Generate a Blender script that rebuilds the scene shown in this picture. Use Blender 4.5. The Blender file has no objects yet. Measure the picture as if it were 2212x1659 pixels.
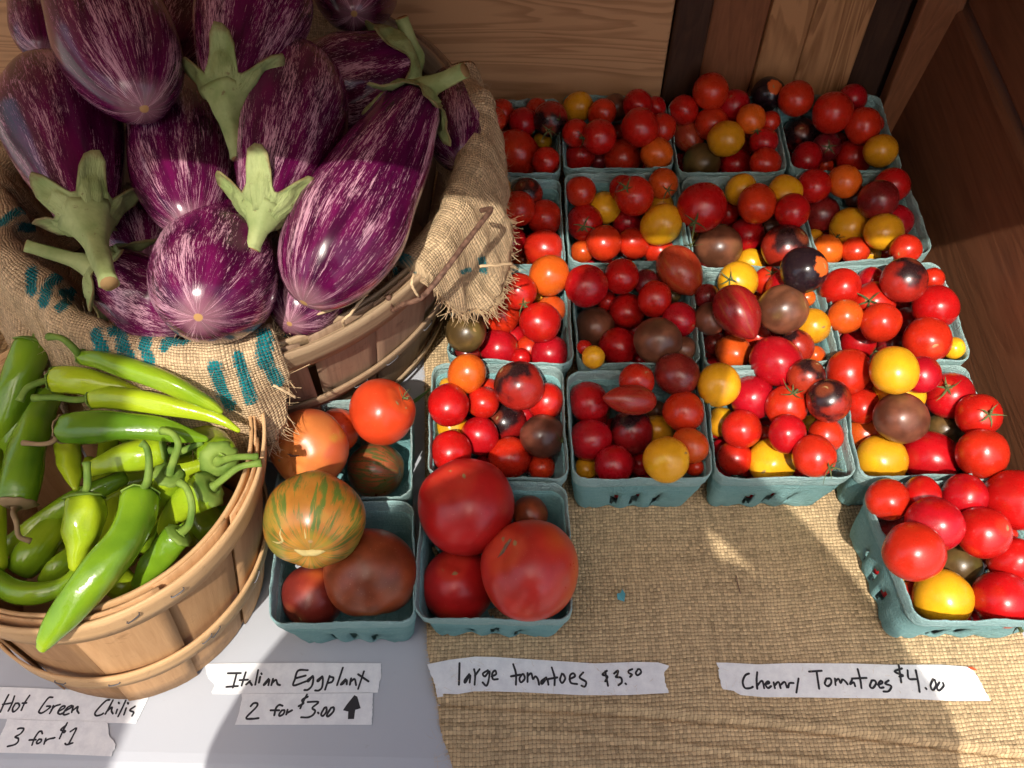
import bpy, bmesh, math, random
import numpy as np
from mathutils import Vector, Matrix, Quaternion, noise as mnoise
from mathutils.geometry import tessellate_polygon

random.seed(7); RNG = np.random.default_rng(7)
SC = bpy.context.scene
COL = SC.collection
rad = math.radians

# ------------------------------------------------------------------ camera
PITCH, YAW, FPX = rad(58.0), rad(1.16), 1800.0      # FPX for a 2212 px wide picture
CAM = np.array([0.0, 0.0, 0.65])
cd = bpy.data.cameras.new('camera'); cam = bpy.data.objects.new('camera', cd); COL.objects.link(cam)
cam.location = CAM; cam.rotation_euler = (rad(90) - PITCH, 0, YAW)
cd.sensor_width = 36.0; cd.lens = 36.0 * FPX / 2212.0
cd.clip_start = 0.01; cd.clip_end = 500
SC.camera = cam
# ------------------------------------------------------------------ light
SUN = np.array([-0.100, -0.528, 0.843]); SUN /= np.linalg.norm(SUN)
w = bpy.data.worlds.new('World'); SC.world = w; w.use_nodes = True
wn = w.node_tree.nodes; wl = w.node_tree.links
sky = wn.new('ShaderNodeTexSky'); sky.sky_type = 'NISHITA'; sky.sun_disc = False
sky.sun_elevation = math.asin(SUN[2]); sky.sun_rotation = math.atan2(SUN[0], SUN[1])
sky.air_density = 1.0; sky.dust_density = 5.0; sky.ozone_density = 0.4
wn['Background'].inputs[1].default_value = 0.15
wl.new(sky.outputs[0], wn['Background'].inputs[0])
sl = bpy.data.lights.new('sun', 'SUN'); sl.energy = 3.1; sl.angle = rad(0.55); sl.color = (1.0, 0.94, 0.85)
so = bpy.data.objects.new('sun', sl); COL.objects.link(so)
so.rotation_mode = 'QUATERNION'; so.rotation_quaternion = Vector(SUN).to_track_quat('Z', 'Y'); so.location = (-1, -3, 5)
SC.render.engine = 'CYCLES'; SC.cycles.max_bounces = 6; SC.cycles.diffuse_bounces = 3; SC.cycles.glossy_bounces = 3
SC.view_settings.view_transform = 'Standard'; SC.view_settings.look = 'None'
SC.view_settings.exposure = 0.64; SC.view_settings.gamma = 1.0; SC.view_settings.use_curve_mapping = False

# ------------------------------------------------------------------ pixel helpers
FW = np.array([-math.sin(YAW)*math.cos(PITCH), math.cos(YAW)*math.cos(PITCH), -math.sin(PITCH)])
RT = np.array([math.cos(YAW), math.sin(YAW), 0.0]); UP = np.cross(RT, FW)
def ray(x, y): return FW + RT*((x-1106)/FPX) - UP*((y-829.5)/FPX)
def P(x, y, z):
    d = ray(x, y); return CAM + d*((z-CAM[2])/d[2])
def proj(p):
    q = np.asarray(p) - CAM; zc = q @ FW
    return 1106 + FPX*(q @ RT)/zc, 829.5 - FPX*(q @ UP)/zc
def depth(p): return float((np.asarray(p) - CAM) @ FW)
def zm(x0, y0, wsrc):                                # a zoomed region of the photograph -> picture pixels
    s = wsrc/2212.0
    return lambda x, y: ((x0 + s*x)/1.82279, (y0 + s*y)/1.82279)
ZA = zm(1900, 250, 1100); ZB = zm(2900, 250, 1100); ZC = zm(1650, 950, 1200); ZE = zm(2650, 950, 1200)
ZD = zm(2200, 1700, 1200); ZR = lambda x, y: ((3200 + .5424*x)/1.82279, (1700 + .5424*y)/1.82279)
ZF = zm(0, 1500, 1100); ZG = zm(0, 800, 1100); Z6 = zm(1000, 800, 1100); Z5 = zm(1000, 1450, 1400); ZH = zm(0, 2199, 1100)

# ------------------------------------------------------------------ object helpers
def mesh(name, v, f, mat=None, uv=None, smooth=True):
    me = bpy.data.meshes.new(name)
    me.from_pydata([tuple(map(float, p)) for p in v], [], [tuple(map(int, q)) for q in f])
    if smooth and len(me.polygons): me.polygons.foreach_set('use_smooth', [True]*len(me.polygons))
    if uv is not None:
        ul = me.uv_layers.new(name='UVMap')
        idx = np.empty(len(me.loops), dtype=np.int32); me.loops.foreach_get('vertex_index', idx)
        ul.data.foreach_set('uv', np.asarray(uv, dtype=np.float32)[idx].ravel())
    if mat: me.materials.append(mat)
    me.update(); return me
def link(name, data, parent=None):
    o = bpy.data.objects.new(name, data); COL.objects.link(o)
    if parent: o.parent = parent
    return o
def mk(name, v, f, mat, parent=None, uv=None, smooth=True, solid=None):
    o = link(name, mesh(name, v, f, mat, uv, smooth), parent)
    if solid:
        m = o.modifiers.new('thickness', 'SOLIDIFY'); m.thickness = solid; m.offset = 0.0
    return o
def tag(o, label, cat, group=None, kind=None):
    if label: o['label'] = label
    if cat: o['category'] = cat
    if group: o['group'] = group
    if kind: o['kind'] = kind
    return o
def thing(name, label, cat, loc=(0, 0, 0), group=None):
    o = link(name, None); o.location = tuple(map(float, loc)); return tag(o, label, cat, group)
def localise(o):                                     # parts are modelled in world space: keep them there
    if o.parent: o.matrix_parent_inverse = Matrix.Translation(o.parent.location).inverted()
    return o
def box(x0, x1, y0, y1, z0, z1):
    v = [(x, y, z) for z in (z0, z1) for y in (y0, y1) for x in (x0, x1)]
    return v, [(0,2,3,1),(4,5,7,6),(0,1,5,4),(2,6,7,3),(0,4,6,2),(1,3,7,5)]
def bevel(o, wd, seg=2):
    m = o.modifiers.new('bevel', 'BEVEL'); m.width = wd; m.segments = seg; m.limit_method = 'ANGLE'
    return o
def cr(pts, n):                                      # Catmull-Rom through rows of pts
    p = np.asarray(pts, float); p = np.vstack([2*p[0]-p[1], p, 2*p[-1]-p[-2]]); out = []
    for i in range(1, len(p)-2):
        a, b, c, d = p[i-1], p[i], p[i+1], p[i+2]
        for t in np.arange(n)/n:
            out.append(.5*((2*b)+(c-a)*t+(2*a-5*b+4*c-d)*t*t+(3*b-a-3*c+d)*t**3))
    out.append(p[-2]); return np.array(out)
def frames(c):
    T = np.gradient(c, axis=0); T /= np.linalg.norm(T, axis=1)[:, None] + 1e-12
    a = np.array([0, 0, 1.0]) if abs(T[0][2]) < .9 else np.array([1.0, 0, 0])
    n = np.cross(T[0], a); n /= np.linalg.norm(n); N = [n]
    for i in range(1, len(c)):
        n = N[-1] - T[i]*(N[-1] @ T[i]); N.append(n/np.linalg.norm(n))
    N = np.array(N); return T, N, np.cross(T, N)
def tube(c, r, n=14, lump=0.0, seed=0, flute=0.0, nf=3):
    """sweep; returns verts, faces, uv (u round, v along)"""
    T, N, B = frames(c); m = len(c); v = []; uv = []; f = []
    L = np.r_[0, np.cumsum(np.linalg.norm(np.diff(c, axis=0), axis=1))]; L /= L[-1]
    for i in range(m):
        for k in range(n+1):
            a = 2*math.pi*k/n; rr = r[i]
            if flute: rr *= 1 + flute*math.cos(nf*a + seed)
            if lump: rr *= 1 + lump*mnoise.noise(Vector((math.cos(a)*1.2+seed*3.1, math.sin(a)*1.2, L[i]*4)))
            v.append(c[i] + rr*(math.cos(a)*N[i] + math.sin(a)*B[i])); uv.append((k/n, L[i]))
    for i in range(m-1):
        for k in range(n):
            q = i*(n+1)+k; f.append((q, q+1, q+n+2, q+n+1))
    for i, flip in ((0, 1), (m-1, 0)):
        v.append(c[i]); uv.append((.5, L[i])); e = len(v)-1
        for k in range(n):
            q = i*(n+1)+k; f.append((q+1, q, e) if flip else (q, q+1, e))
    return v, f, uv
def join(parts):
    V, F, U = [], [], []
    for p in parts:
        o = len(V); V += list(p[0]); F += [tuple(i+o for i in q) for q in p[1]]
        U += list(p[2]) if len(p) > 2 else [(0, 0)]*len(p[0])
    return V, F, U

# ------------------------------------------------------------------ materials
class M:
    def __init__(s, name, rough=.5, spec=.5, color=(.5, .5, .5)):
        s.m = bpy.data.materials.new(name); s.m.use_nodes = True; s.t = s.m.node_tree
        s.b = s.t.nodes['Principled BSDF']; s.b.inputs['Roughness'].default_value = rough
        s.b.inputs['Specular IOR Level'].default_value = spec; s.set('Base Color', (*color, 1))
    def set(s, k, v):
        if hasattr(v, 'is_linked') or isinstance(v, bpy.types.NodeSocket): s.t.links.new(v, s.b.inputs[k])
        else: s.b.inputs[k].default_value = v
    def n(s, typ, ins=None, **props):
        nd = s.t.nodes.new('ShaderNode'+typ)
        for k, v in props.items(): setattr(nd, k, v)
        for k, v in (ins or {}).items():
            if isinstance(v, bpy.types.NodeSocket): s.t.links.new(v, nd.inputs[k])
            else: nd.inputs[k].default_value = v
        return nd
    def math(s, op, a, b=0.0, c=None):
        d = {0: a, 1: b}
        if c is not None: d[2] = c
        return s.n('Math', d, operation=op).outputs[0]
    def coord(s, k='Object'): return s.n('TexCoord').outputs[k]
    def mapping(s, v, scale=(1, 1, 1), loc=(0, 0, 0), rot=(0, 0, 0)):
        return s.n('Mapping', {'Vector': v, 'Scale': scale, 'Location': loc, 'Rotation': rot}).outputs[0]
    def noise(s, v, scale=5, detail=3, rough=.5, dist=0, W=None):
        d = {'Vector': v, 'Scale': scale, 'Detail': detail, 'Roughness': rough, 'Distortion': dist}
        if W is not None: d['W'] = W
        return s.n('TexNoise', d, noise_dimensions='4D' if W is not None else '3D').outputs[0]
    def ramp(s, fac, stops):
        r = s.n('ValToRGB', {'Fac': fac}); e = r.color_ramp.elements
        while len(e) < len(stops): e.new(.5)
        for q, (p, c) in zip(e, stops): q.position = p; q.color = (*c, 1) if len(c) == 3 else c
        return r.outputs[0]
    def step(s, v, a, b): return s.n('MapRange', {'Value': v, 'From Min': a, 'From Max': b}, interpolation_type='SMOOTHSTEP').outputs[0]
    def mix(s, f, a, b):
        nd = s.n('Mix', data_type='RGBA')
        for sock, val in ((nd.inputs[0], f), (nd.inputs[6], a), (nd.inputs[7], b)):
            if isinstance(val, bpy.types.NodeSocket): s.t.links.new(val, sock)
            elif isinstance(val, tuple): sock.default_value = (*val, 1) if len(val) == 3 else val
            else: sock.default_value = val
        return nd.outputs[2]
    def rand(s): return s.n('ObjectInfo').outputs['Random']
    def hsv(s, c, h=.5, sat=1.0, v=1.0): return s.n('HueSaturation', {'Color': c, 'Hue': h, 'Saturation': sat, 'Value': v}).outputs[0]
    def bump(s, h, strength=.3, dist=.001):
        s.set('Normal', s.n('Bump', {'Height': h, 'Strength': strength, 'Distance': dist}).outputs[0])

def burlap(name, light, dark, pitch, paint=False, strength=.9):
    m = M(name, .9, .15)
    uv = m.coord('UV')
    wv = m.n('TexNoise', {'Vector': m.mapping(uv, (1, 1, 1)), 'Scale': 55.0, 'Detail': 2.0}).outputs['Color']
    off = m.n('VectorMath', {0: wv, 1: (-.5, -.5, -.5)}, operation='ADD').outputs[0]
    off = m.n('VectorMath', {0: off, 'Scale': pitch*.85}, operation='SCALE').outputs[0]
    wv2 = m.n('TexNoise', {'Vector': uv, 'Scale': 9.0, 'Detail': 1.0}).outputs['Color']
    off2 = m.n('VectorMath', {0: wv2, 'Scale': pitch*3}, operation='SCALE').outputs[0]
    vv = m.n('VectorMath', {0: uv, 1: off}, operation='ADD').outputs[0]
    vv = m.n('VectorMath', {0: vv, 1: off2}, operation='ADD').outputs[0]
    vv = m.n('VectorMath', {0: vv, 'Scale': 1/pitch}, operation='SCALE').outputs[0]
    sp = m.n('SeparateXYZ', {0: vv}); u, v = sp.outputs[0], sp.outputs[1]
    fu, fv = m.math('FRACT', u), m.math('FRACT', v); iu, iv = m.math('FLOOR', u), m.math('FLOOR', v)
    def arch(t):
        a = m.math('SUBTRACT', m.math('MULTIPLY', t, 2.0), 1.0)
        return m.math('SUBTRACT', 1.0, m.math('MULTIPLY', a, a))
    hu, hv = arch(fu), arch(fv)
    par = m.math('MODULO', m.math('ABSOLUTE', m.math('ADD', iu, iv)), 2.0)
    h1 = m.math('MULTIPLY', hu, m.math('ADD', .45, m.math('MULTIPLY', hv, .55)))
    h2 = m.math('MULTIPLY', hv, m.math('ADD', .45, m.math('MULTIPLY', hu, .55)))
    h = m.math('ADD', m.math('MULTIPLY', par, h1), m.math('MULTIPLY', m.math('SUBTRACT', 1.0, par), h2))
    cell = m.n('TexWhiteNoise', {'Vector': m.n('CombineXYZ', {0: iu, 1: iv}).outputs[0]}, noise_dimensions='2D').outputs[0]
    thr = m.n('TexWhiteNoise', {'W': m.math('ADD', m.math('MULTIPLY', par, iu), m.math('MULTIPLY', m.math('SUBTRACT', 1.0, par), m.math('ADD', iv, 991.0)))}, noise_dimensions='1D').outputs[0]
    fib = m.noise(m.mapping(uv, (900, 900, 900)), 1.0, 2)
    big = m.noise(uv, 14.0, 3)
    tone = m.math('ADD', m.math('MULTIPLY', cell, .34), m.math('MULTIPLY', thr, .34))
    tone = m.math('ADD', tone, m.math('MULTIPLY', fib, .3)); tone = m.math('ADD', tone, m.math('MULTIPLY', big, .35))
    col = m.ramp(tone, [(.25, tuple(c*.55 for c in light)), (.62, light), (.95, tuple(min(1, c*1.3) for c in light))])
    gap = m.step(h, .0, .42)
    if paint:
        at = m.n('Attribute', attribute_name='paint').outputs['Fac']
        edge = m.math('ADD', at, m.math('MULTIPLY', m.math('SUBTRACT', m.noise(uv, 260, 2), .5), .7))
        edge = m.math('ADD', edge, m.math('MULTIPLY', m.math('SUBTRACT', h, .5), .3))
        col = m.mix(m.step(edge, .42, .62), col, m.ramp(tone, [(.2, (.0, .07, .085)), (.8, (.005, .20, .22))]))
    col = m.mix(gap, dark, col)
    m.set('Base Color', col)
    m.bump(m.math('ADD', h, m.math('MULTIPLY', fib, .35)), strength, pitch*.45)
    return m.m

def wood(name, light, dark, scale=1.0, axis='X', rough=.6, wave=True):
    m = M(name, rough, .3)
    r = m.rand(); c = m.coord('Object')
    sh = m.n('CombineXYZ', {0: m.math('MULTIPLY', r, 7.0), 1: m.math('MULTIPLY', r, 13.0), 2: m.math('MULTIPLY', r, 5.0)}).outputs[0]
    c = m.n('VectorMath', {0: c, 1: sh}, operation='ADD').outputs[0]
    st = {'X': (1.2, 14, 14), 'Y': (14, 1.2, 14), 'Z': (14, 14, 1.2)}[axis]
    g = m.mapping(c, tuple(q*scale for q in st))
    big = m.noise(g, 1.3, 3, .55, .6)
    rings = m.math('FRACT', m.math('MULTIPLY', big, 15.0))
    rings = m.math('MULTIPLY', m.step(rings, .0, .75), m.math('SUBTRACT', 1.0, m.step(rings, .8, 1.0)))
    fine = m.noise(m.mapping(c, tuple(q*scale*9 for q in st)), 2.0, 4, .6)
    t = m.math('ADD', m.math('MULTIPLY', rings, .55 if wave else .15), m.math('MULTIPLY', fine, .6))
    t = m.math('ADD', t, m.math('MULTIPLY', m.math('SUBTRACT', r, .5), .18))
    col = m.ramp(t, [(.1, dark), (.75, light)])
    m.set('Base Color', col); m.bump(m.math('ADD', fine, m.math('MULTIPLY', rings, .5)), .25, .0008)
    return m.m

def veneer(name, light, dark, stain):
    m = M(name, .65, .25); r = m.rand(); uv = m.coord('UV')
    sh = m.n('CombineXYZ', {0: m.math('MULTIPLY', r, 17.0), 1: m.math('MULTIPLY', r, 31.0)}).outputs[0]
    c = m.n('VectorMath', {0: uv, 1: sh}, operation='ADD').outputs[0]
    g = m.noise(m.mapping(c, (260, 16, 1)), 1.0, 5, .6, .2); sp = m.noise(c, 60, 4, .7)
    col = m.ramp(m.math('ADD', m.math('MULTIPLY', g, .75), m.math('MULTIPLY', r, .28)), [(.25, dark), (.75, light)])
    col = m.mix(m.math('MULTIPLY', m.step(sp, .56, .74), .55), col, stain)
    m.set('Base Color', col); m.bump(g, .5, .0006); return m.m

MAT = {}
MAT['mat'] = burlap('burlap_mat', (.52, .375, .21), (.19, .13, .068), .0028, strength=.7)
MAT['sack'] = burlap('burlap_sack', (.58, .415, .245), (.22, .145, .075), .0020, paint=True, strength=1.0)
mm = M('fibre', .9, .1, (.60, .43, .25)); MAT['fibre'] = mm.m
MAT['wall'] = wood('pine_board', (.62, .345, .17), (.36, .175, .075), 1.0, 'X', .5)
MAT['plank'] = wood('pine_plank', (.52, .27, .12), (.27, .125, .05), 1.0, 'Z', .5)
MAT['redplank'] = wood('red_plank', (.32, .125, .055), (.16, .06, .026), 1.0, 'Z', .5, False)
MAT['darkplank'] = wood('dark_plank', (.085, .040, .022), (.035, .016, .010), 1.0, 'Z', .55, False)
MAT['sideboard'] = wood('side_board', (.24, .095, .045), (.11, .040, .019), .8, 'Y', .5, False)
MAT['veneer'] = veneer('basket_veneer', (.58, .34, .165), (.40, .21, .09), (.24, .115, .045))
MAT['rimwood'] = veneer('basket_hoop', (.64, .41, .21), (.47, .27, .12), (.34, .18, .08))
MAT['oldveneer'] = veneer('aged_veneer', (.36, .24, .155), (.17, .105, .065), (.10, .055, .03))
MAT['oldhoop'] = veneer('aged_hoop', (.46, .33, .20), (.22, .14, .08), (.14, .08, .045))
mm = M('table_plastic', .42, .4)
c = mm.coord(); nn = mm.noise(c, 4, 3); sm = mm.noise(mm.mapping(c, (40, 90, 40)), 1.0, 4, .7)
mm.set('Base Color', mm.mix(mm.math('MULTIPLY', mm.step(sm, .66, .78), .5), mm.ramp(nn, [(.3, (.38, .395, .43)), (.7, (.43, .445, .475))]), (.30, .28, .25)))
mm.bump(mm.noise(c, 900, 2), .06, .0005); MAT['table'] = mm.m
mm = M('painted_steel', .4, .5, (.16, .16, .17)); MAT['steel'] = mm.m
mm = M('rusty_wire', .6, .4); mm.set('Base Color', mm.ramp(mm.noise(mm.coord(), 300, 3), [(.3, (.075, .035, .022)), (.7, (.22, .12, .08))])); MAT['wire'] = mm.m
mm = M('staple_metal', .55, .5, (.12, .12, .13)); mm.b.inputs['Metallic'].default_value = .6; MAT['staple'] = mm.m
mm = M('asphalt', .9, .2); mm.set('Base Color', mm.ramp(mm.noise(mm.coord(), 60, 4), [(.3, (.26, .245, .225)), (.7, (.36, .34, .31))])); MAT['ground'] = mm.m
mm = M('paper_tape', .75, .2); nn = mm.noise(mm.coord(), 120, 4, .7)
mm.set('Base Color', mm.ramp(nn, [(.3, (.66, .66, .67)), (.7, (.80, .80, .79))])); mm.bump(mm.noise(mm.coord(), 700, 3), .25, .0004); MAT['tape'] = mm.m
mm = M('marker_ink', .45, .4, (.012, .011, .015)); MAT['ink'] = mm.m

def pulp(name, a, b, worn):
    m = M(name, .92, .12); c = m.coord(); r = m.rand()
    g = m.noise(m.mapping(c, (60, 60, 420)), 1.0, 5, .65, .5); f = m.noise(c, 420, 4, .7); big = m.noise(c, 25, 3)
    col = m.ramp(m.math('ADD', m.math('MULTIPLY', g, .55), m.math('MULTIPLY', big, .45)), [(.33, a), (.66, b)])
    col = m.mix(m.math('MULTIPLY', m.step(f, .55, .75), .55), col, worn)
    col = m.mix(m.math('MULTIPLY', m.step(m.noise(c, 14, 4, .65), .52, .72), .45), col, tuple(q*.55 for q in a))
    col = m.hsv(col, m.math('ADD', .485, m.math('MULTIPLY', r, .02)), m.math('ADD', .82, m.math('MULTIPLY', r, .22)), m.math('ADD', .98, m.math('MULTIPLY', r, .20)))
    m.set('Base Color', col); m.bump(m.math('ADD', g, m.math('MULTIPLY', f, .9)), 1.0, .0030); return m.m
MAT['pulp'] = pulp('moulded_pulp', (.16, .355, .36), (.26, .475, .465), (.42, .57, .55))
MAT['pulprim'] = pulp('pulp_rim', (.22, .40, .39), (.38, .54, .52), (.58, .66, .63))

def tomato_mat(name, kind, base, var=.1, rough=.2):
    m = M(name, rough, .5); g = m.coord('Generated'); r = m.rand()
    z = m.n('SeparateXYZ', {0: g}).outputs[2]
    sh = m.n('VectorMath', {0: g, 1: m.n('CombineXYZ', {0: m.math('MULTIPLY', r, 40.0), 1: m.math('MULTIPLY', r, 23.0)}).outputs[0]}, operation='ADD').outputs[0]
    n1 = m.noise(sh, 2.2, 3); n2 = m.noise(sh, 9, 4, .6); speck = m.noise(sh, 60, 1)
    c = m.mix(m.step(n1, .35, .7), tuple(q*(1-var*1.6) for q in base), tuple(min(1, q*(1+var)) for q in base))
    if kind in ('plain', 'big'): c = m.mix(m.math('MULTIPLY', m.step(m.noise(sh, 1.5, 2), .55, .80), .40), c, (min(1, base[0]*1.15), base[1]*1.7 + .028, base[2]*1.2))
    if kind == 'indigo':                              # dark shoulders, red body below
        f = m.math('ADD', m.math('MULTIPLY', z, 1.0), m.math('MULTIPLY', m.math('SUBTRACT', n1, .5), 1.5))
        c = m.mix(m.step(f, .52, .86), c, (.022, .007, .008))
    if kind == 'black':
        f = m.math('ADD', z, m.math('MULTIPLY', m.math('SUBTRACT', n2, .5), .10))
        c = m.mix(m.step(f, .945, .972), (.014, .007, .010), (.62, .10, .02))
    if kind == 'streak':
        sp = m.n('SeparateXYZ', {0: g}); 
        ang = m.math('ARCTAN2', m.math('SUBTRACT', sp.outputs[1], .5), m.math('SUBTRACT', sp.outputs[0], .5))
        st = m.noise(m.n('CombineXYZ', {0: m.math('MULTIPLY', m.math('SINE', ang), 3.5), 1: m.math('MULTIPLY', m.math('COSINE', ang), 3.5), 2: m.math('MULTIPLY', z, 1.3)}).outputs[0], 1.5, 4, .6, .3, W=m.math('MULTIPLY', r, 9.0))
        c = m.mix(m.math('MULTIPLY', m.step(st, .48, .75), .75), c, (.36, .12, .03))
    if kind in ('zebra', 'stripe'):
        sp = m.n('SeparateXYZ', {0: g})
        ang = m.math('ARCTAN2', m.math('SUBTRACT', sp.outputs[1], .5), m.math('SUBTRACT', sp.outputs[0], .5))
        st = m.noise(m.n('CombineXYZ', {0: m.math('MULTIPLY', m.math('SINE', ang), 5), 1: m.math('MULTIPLY', m.math('COSINE', ang), 5), 2: m.math('MULTIPLY', z, 2.0)}).outputs[0], 1.6, 5, .65, .4)
        stripe = (.085, .12, .018) if kind == 'zebra' else (.10, .11, .03)
        c = m.mix(m.step(st, .47, .58), c, stripe)
        if kind == 'zebra': c = m.mix(m.math('MULTIPLY', m.step(n1, .5, .68), .75), c, (.19, .20, .03))
    if kind == 'blush':                               # orange patches by noise
        c = m.mix(m.step(m.noise(sh, 1.6, 1), .46, .80), c, (.64, .12, .02))
    if kind == 'orangebig':
        c = m.mix(m.step(m.noise(sh, 1.6, 2), .45, .62), c, (.50, .085, .03))
        c = m.mix(m.math('MULTIPLY', m.step(m.noise(sh, 2.4, 2, W=None), .58, .72), .6), c, (.42, .27, .03))
    tan = (.36, .22, .09)
    scar = m.step(m.math('ADD', z, m.math('MULTIPLY', m.math('SUBTRACT', n2, .5), .006)), .9962 if kind not in ('blush', 'orangebig', 'zebra', 'stripe', 'big') else .997, .9985 if kind not in ('blush', 'orangebig', 'zebra', 'stripe', 'big') else .9985)
    halo = m.math('MULTIPLY', m.step(z, .95, .999), .35)
    c = m.mix(halo, c, (min(1, base[0]*1.1+.1), base[1]*1.5+.06, base[2]+.02))
    c = m.mix(scar, c, tan)
    c = m.mix(m.math('MULTIPLY', m.step(speck, .70, .78), .22), c, (.7, .45, .25))
    c = m.hsv(c, m.math('ADD', .494, m.math('MULTIPLY', r, .012)), 1.0, m.math('ADD', .82, m.math('MULTIPLY', r, .34)))
    m.set('Base Color', c)
    m.set('Roughness', m.math('ADD', rough - .04, m.math('MULTIPLY', m.noise(sh, 5, 5, .7), .24)))
    m.bump(m.noise(sh, 26, 3), .04, .0006)
    return m.m
TM = {
 'R': tomato_mat('red_cherry', 'plain', (.50, .012, .006)), 'O': tomato_mat('orange_cherry', 'plain', (.66, .095, .010)),
 'Y': tomato_mat('golden_cherry', 'plain', (.76, .35, .012), .06), 'B': tomato_mat('brown_cherry', 'plain', (.155, .052, .028), .3, .24),
 'V': tomato_mat('olive_cherry', 'plain', (.12, .07, .022), .3, .26), 'M': tomato_mat('maroon_cherry', 'plain', (.19, .010, .012), .2),
 'N': tomato_mat('indigo_cherry', 'indigo', (.36, .018, .010)), 'K': tomato_mat('black_cherry', 'black', (.5, .05, .01), .1, .15),
 'P': tomato_mat('pointed_plum', 'streak', (.34, .022, .012)),
 'LR': tomato_mat('big_red', 'big', (.53, .028, .013), .12, .26), 'LO': tomato_mat('big_orange_red', 'big', (.62, .045, .012), .1, .24),
 'LB': tomato_mat('big_blush', 'blush', (.55, .035, .018), .12, .24), 'LP': tomato_mat('big_pink_orange', 'orangebig', (.62, .17, .045), .1, .26),
 'LZ': tomato_mat('big_zebra', 'zebra', (.42, .165, .022), .2, .25), 'LS': tomato_mat('big_striped', 'stripe', (.33, .085, .03), .2, .22),
 'LK': tomato_mat('big_brown_red', 'big', (.24, .045, .015), .25, .27), 'LD': tomato_mat('big_dark_red', 'blush', (.20, .018, .014), .2, .24),
}
mm = M('tomato_calyx', .75, .25); nn = mm.noise(mm.coord('Generated'), 5, 3)
mm.set('Base Color', mm.ramp(mm.math('ADD', mm.math('MULTIPLY', nn, .7), mm.math('MULTIPLY', mm.rand(), .3)), [(.2, (.03, .045, .014)), (.8, (.15, .17, .06))])); MAT['calyx'] = mm.m
mm = M('eggplant_calyx', .7, .3); g = mm.coord('Object'); nn = mm.noise(g, 45, 4, .6); sp = mm.noise(g, 190, 3, .7)
cc = mm.ramp(nn, [(.3, (.17, .23, .07)), (.7, (.36, .40, .17))]); cc = mm.mix(mm.math('MULTIPLY', mm.step(sp, .62, .76), .7), cc, (.13, .075, .03))
uvv = mm.n('SeparateXYZ', {0: mm.coord('UV')}); ribn = mm.noise(mm.mapping(mm.coord('UV'), (60, 2.5, 1)), 1.0, 4, .7)
cc = mm.mix(mm.math('MULTIPLY', mm.step(ribn, .5, .75), .45), cc, (.11, .14, .035)); cc = mm.mix(mm.math('MULTIPLY', mm.step(mm.math('ADD', uvv.outputs[1], mm.math('MULTIPLY', sp, .25)), .98, 1.16), .8), cc, (.17, .10, .04))
mm.set('Base Color', cc); mm.bump(mm.math('ADD', ribn, nn), .6, .0025); MAT['eggcalyx'] = mm.m
mm = M('cut_stem', .8, .2, (.28, .17, .07)); MAT['cut'] = mm.m

m = M('striped_eggplant', .16, .5); uv = m.coord('UV'); r = m.rand(); su = m.n('SeparateXYZ', {0: uv}); u, v = su.outputs[0], su.outputs[1]
a = m.math('MULTIPLY', u, 2*math.pi)
def evec(k, l): return m.n('CombineXYZ', {0: m.math('MULTIPLY', m.math('SINE', a), k), 1: m.math('MULTIPLY', m.math('COSINE', a), k), 2: m.math('MULTIPLY', v, l)}).outputs[0]
W = m.math('MULTIPLY', r, 30.0)
s1 = m.noise(evec(8.0, 2.8), 2.6, 6, .74, .2, W=W); s2 = m.noise(evec(26, 8.0), 2.8, 5, .8, .25, W=W); dens = m.noise(evec(1.6, 1.5), 1.4, 2, .5, .1, W=W)
th = m.math('ADD', m.math('MULTIPLY', s1, .38), m.math('MULTIPLY', s2, .62)); th = m.math('ADD', th, m.math('MULTIPLY', m.math('SUBTRACT', dens, .5), .35))
streak = m.step(th, .530, .580)
base = m.mix(m.step(m.noise(evec(2, 2), 2, 3, W=W), .3, .7), (.036, .0018, .020), (.115, .004, .054))
col = m.mix(m.math('MULTIPLY', streak, .82), base, (.62, .34, .42))
tip = m.math('SUBTRACT', 1.0, m.step(m.math('ADD', v, m.math('MULTIPLY', m.math('SUBTRACT', s2, .5), .07)), .0, .055))
col = m.mix(m.math('MULTIPLY', tip, .30), col, (.55, .32, .33))
col = m.mix(m.math('SUBTRACT', 1.0, m.step(m.math('ADD', v, m.math('MULTIPLY', m.math('SUBTRACT', s1, .5), .0012)), .0010, .0020)), col, (.42, .24, .09))
m.set('Base Color', col); m.set('Roughness', m.math('ADD', .10, m.math('MULTIPLY', s1, .16))); m.b.inputs['Specular IOR Level'].default_value = .38
m.bump(m.noise(evec(3, 6), 3, 3, W=W), .05, .001); MAT['eggplant'] = m.m

m = M('green_chili', .2, .5); uv = m.coord('UV'); r = m.rand(); v = m.n('SeparateXYZ', {0: uv}).outputs[1]; c = m.coord('Object')
n1 = m.noise(c, 28, 2); t = m.math('ADD', m.math('MULTIPLY', n1, .8), m.math('MULTIPLY', r, .55)); t = m.math('ADD', t, m.math('MULTIPLY', v, .22))
blm = m.noise(c, 75, 4, .7)
col = m.ramp(t, [(.30, (.045, .125, .008)), (.64, (.155, .285, .012)), (.98, (.34, .44, .014))])
m.set('Base Color', m.mix(m.math('MULTIPLY', m.step(blm, .63, .78), .35), col, (.20, .17, .03))); m.bump(m.math('ADD', m.noise(c, 45, 2), m.math('MULTIPLY', m.noise(c, 190, 3), .35)), .30, .0030); MAT['chili'] = m.m
mm = M('chili_stem', .6, .2); nn = mm.noise(mm.coord('Object'), 90, 3)
mm.set('Base Color', mm.ramp(nn, [(.3, (.085, .165, .022)), (.7, (.20, .29, .05))])); MAT['chilistem'] = mm.m
mm = M('dry_stem', .8, .15, (.26, .18, .095)); MAT['drystem'] = mm.m
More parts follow.
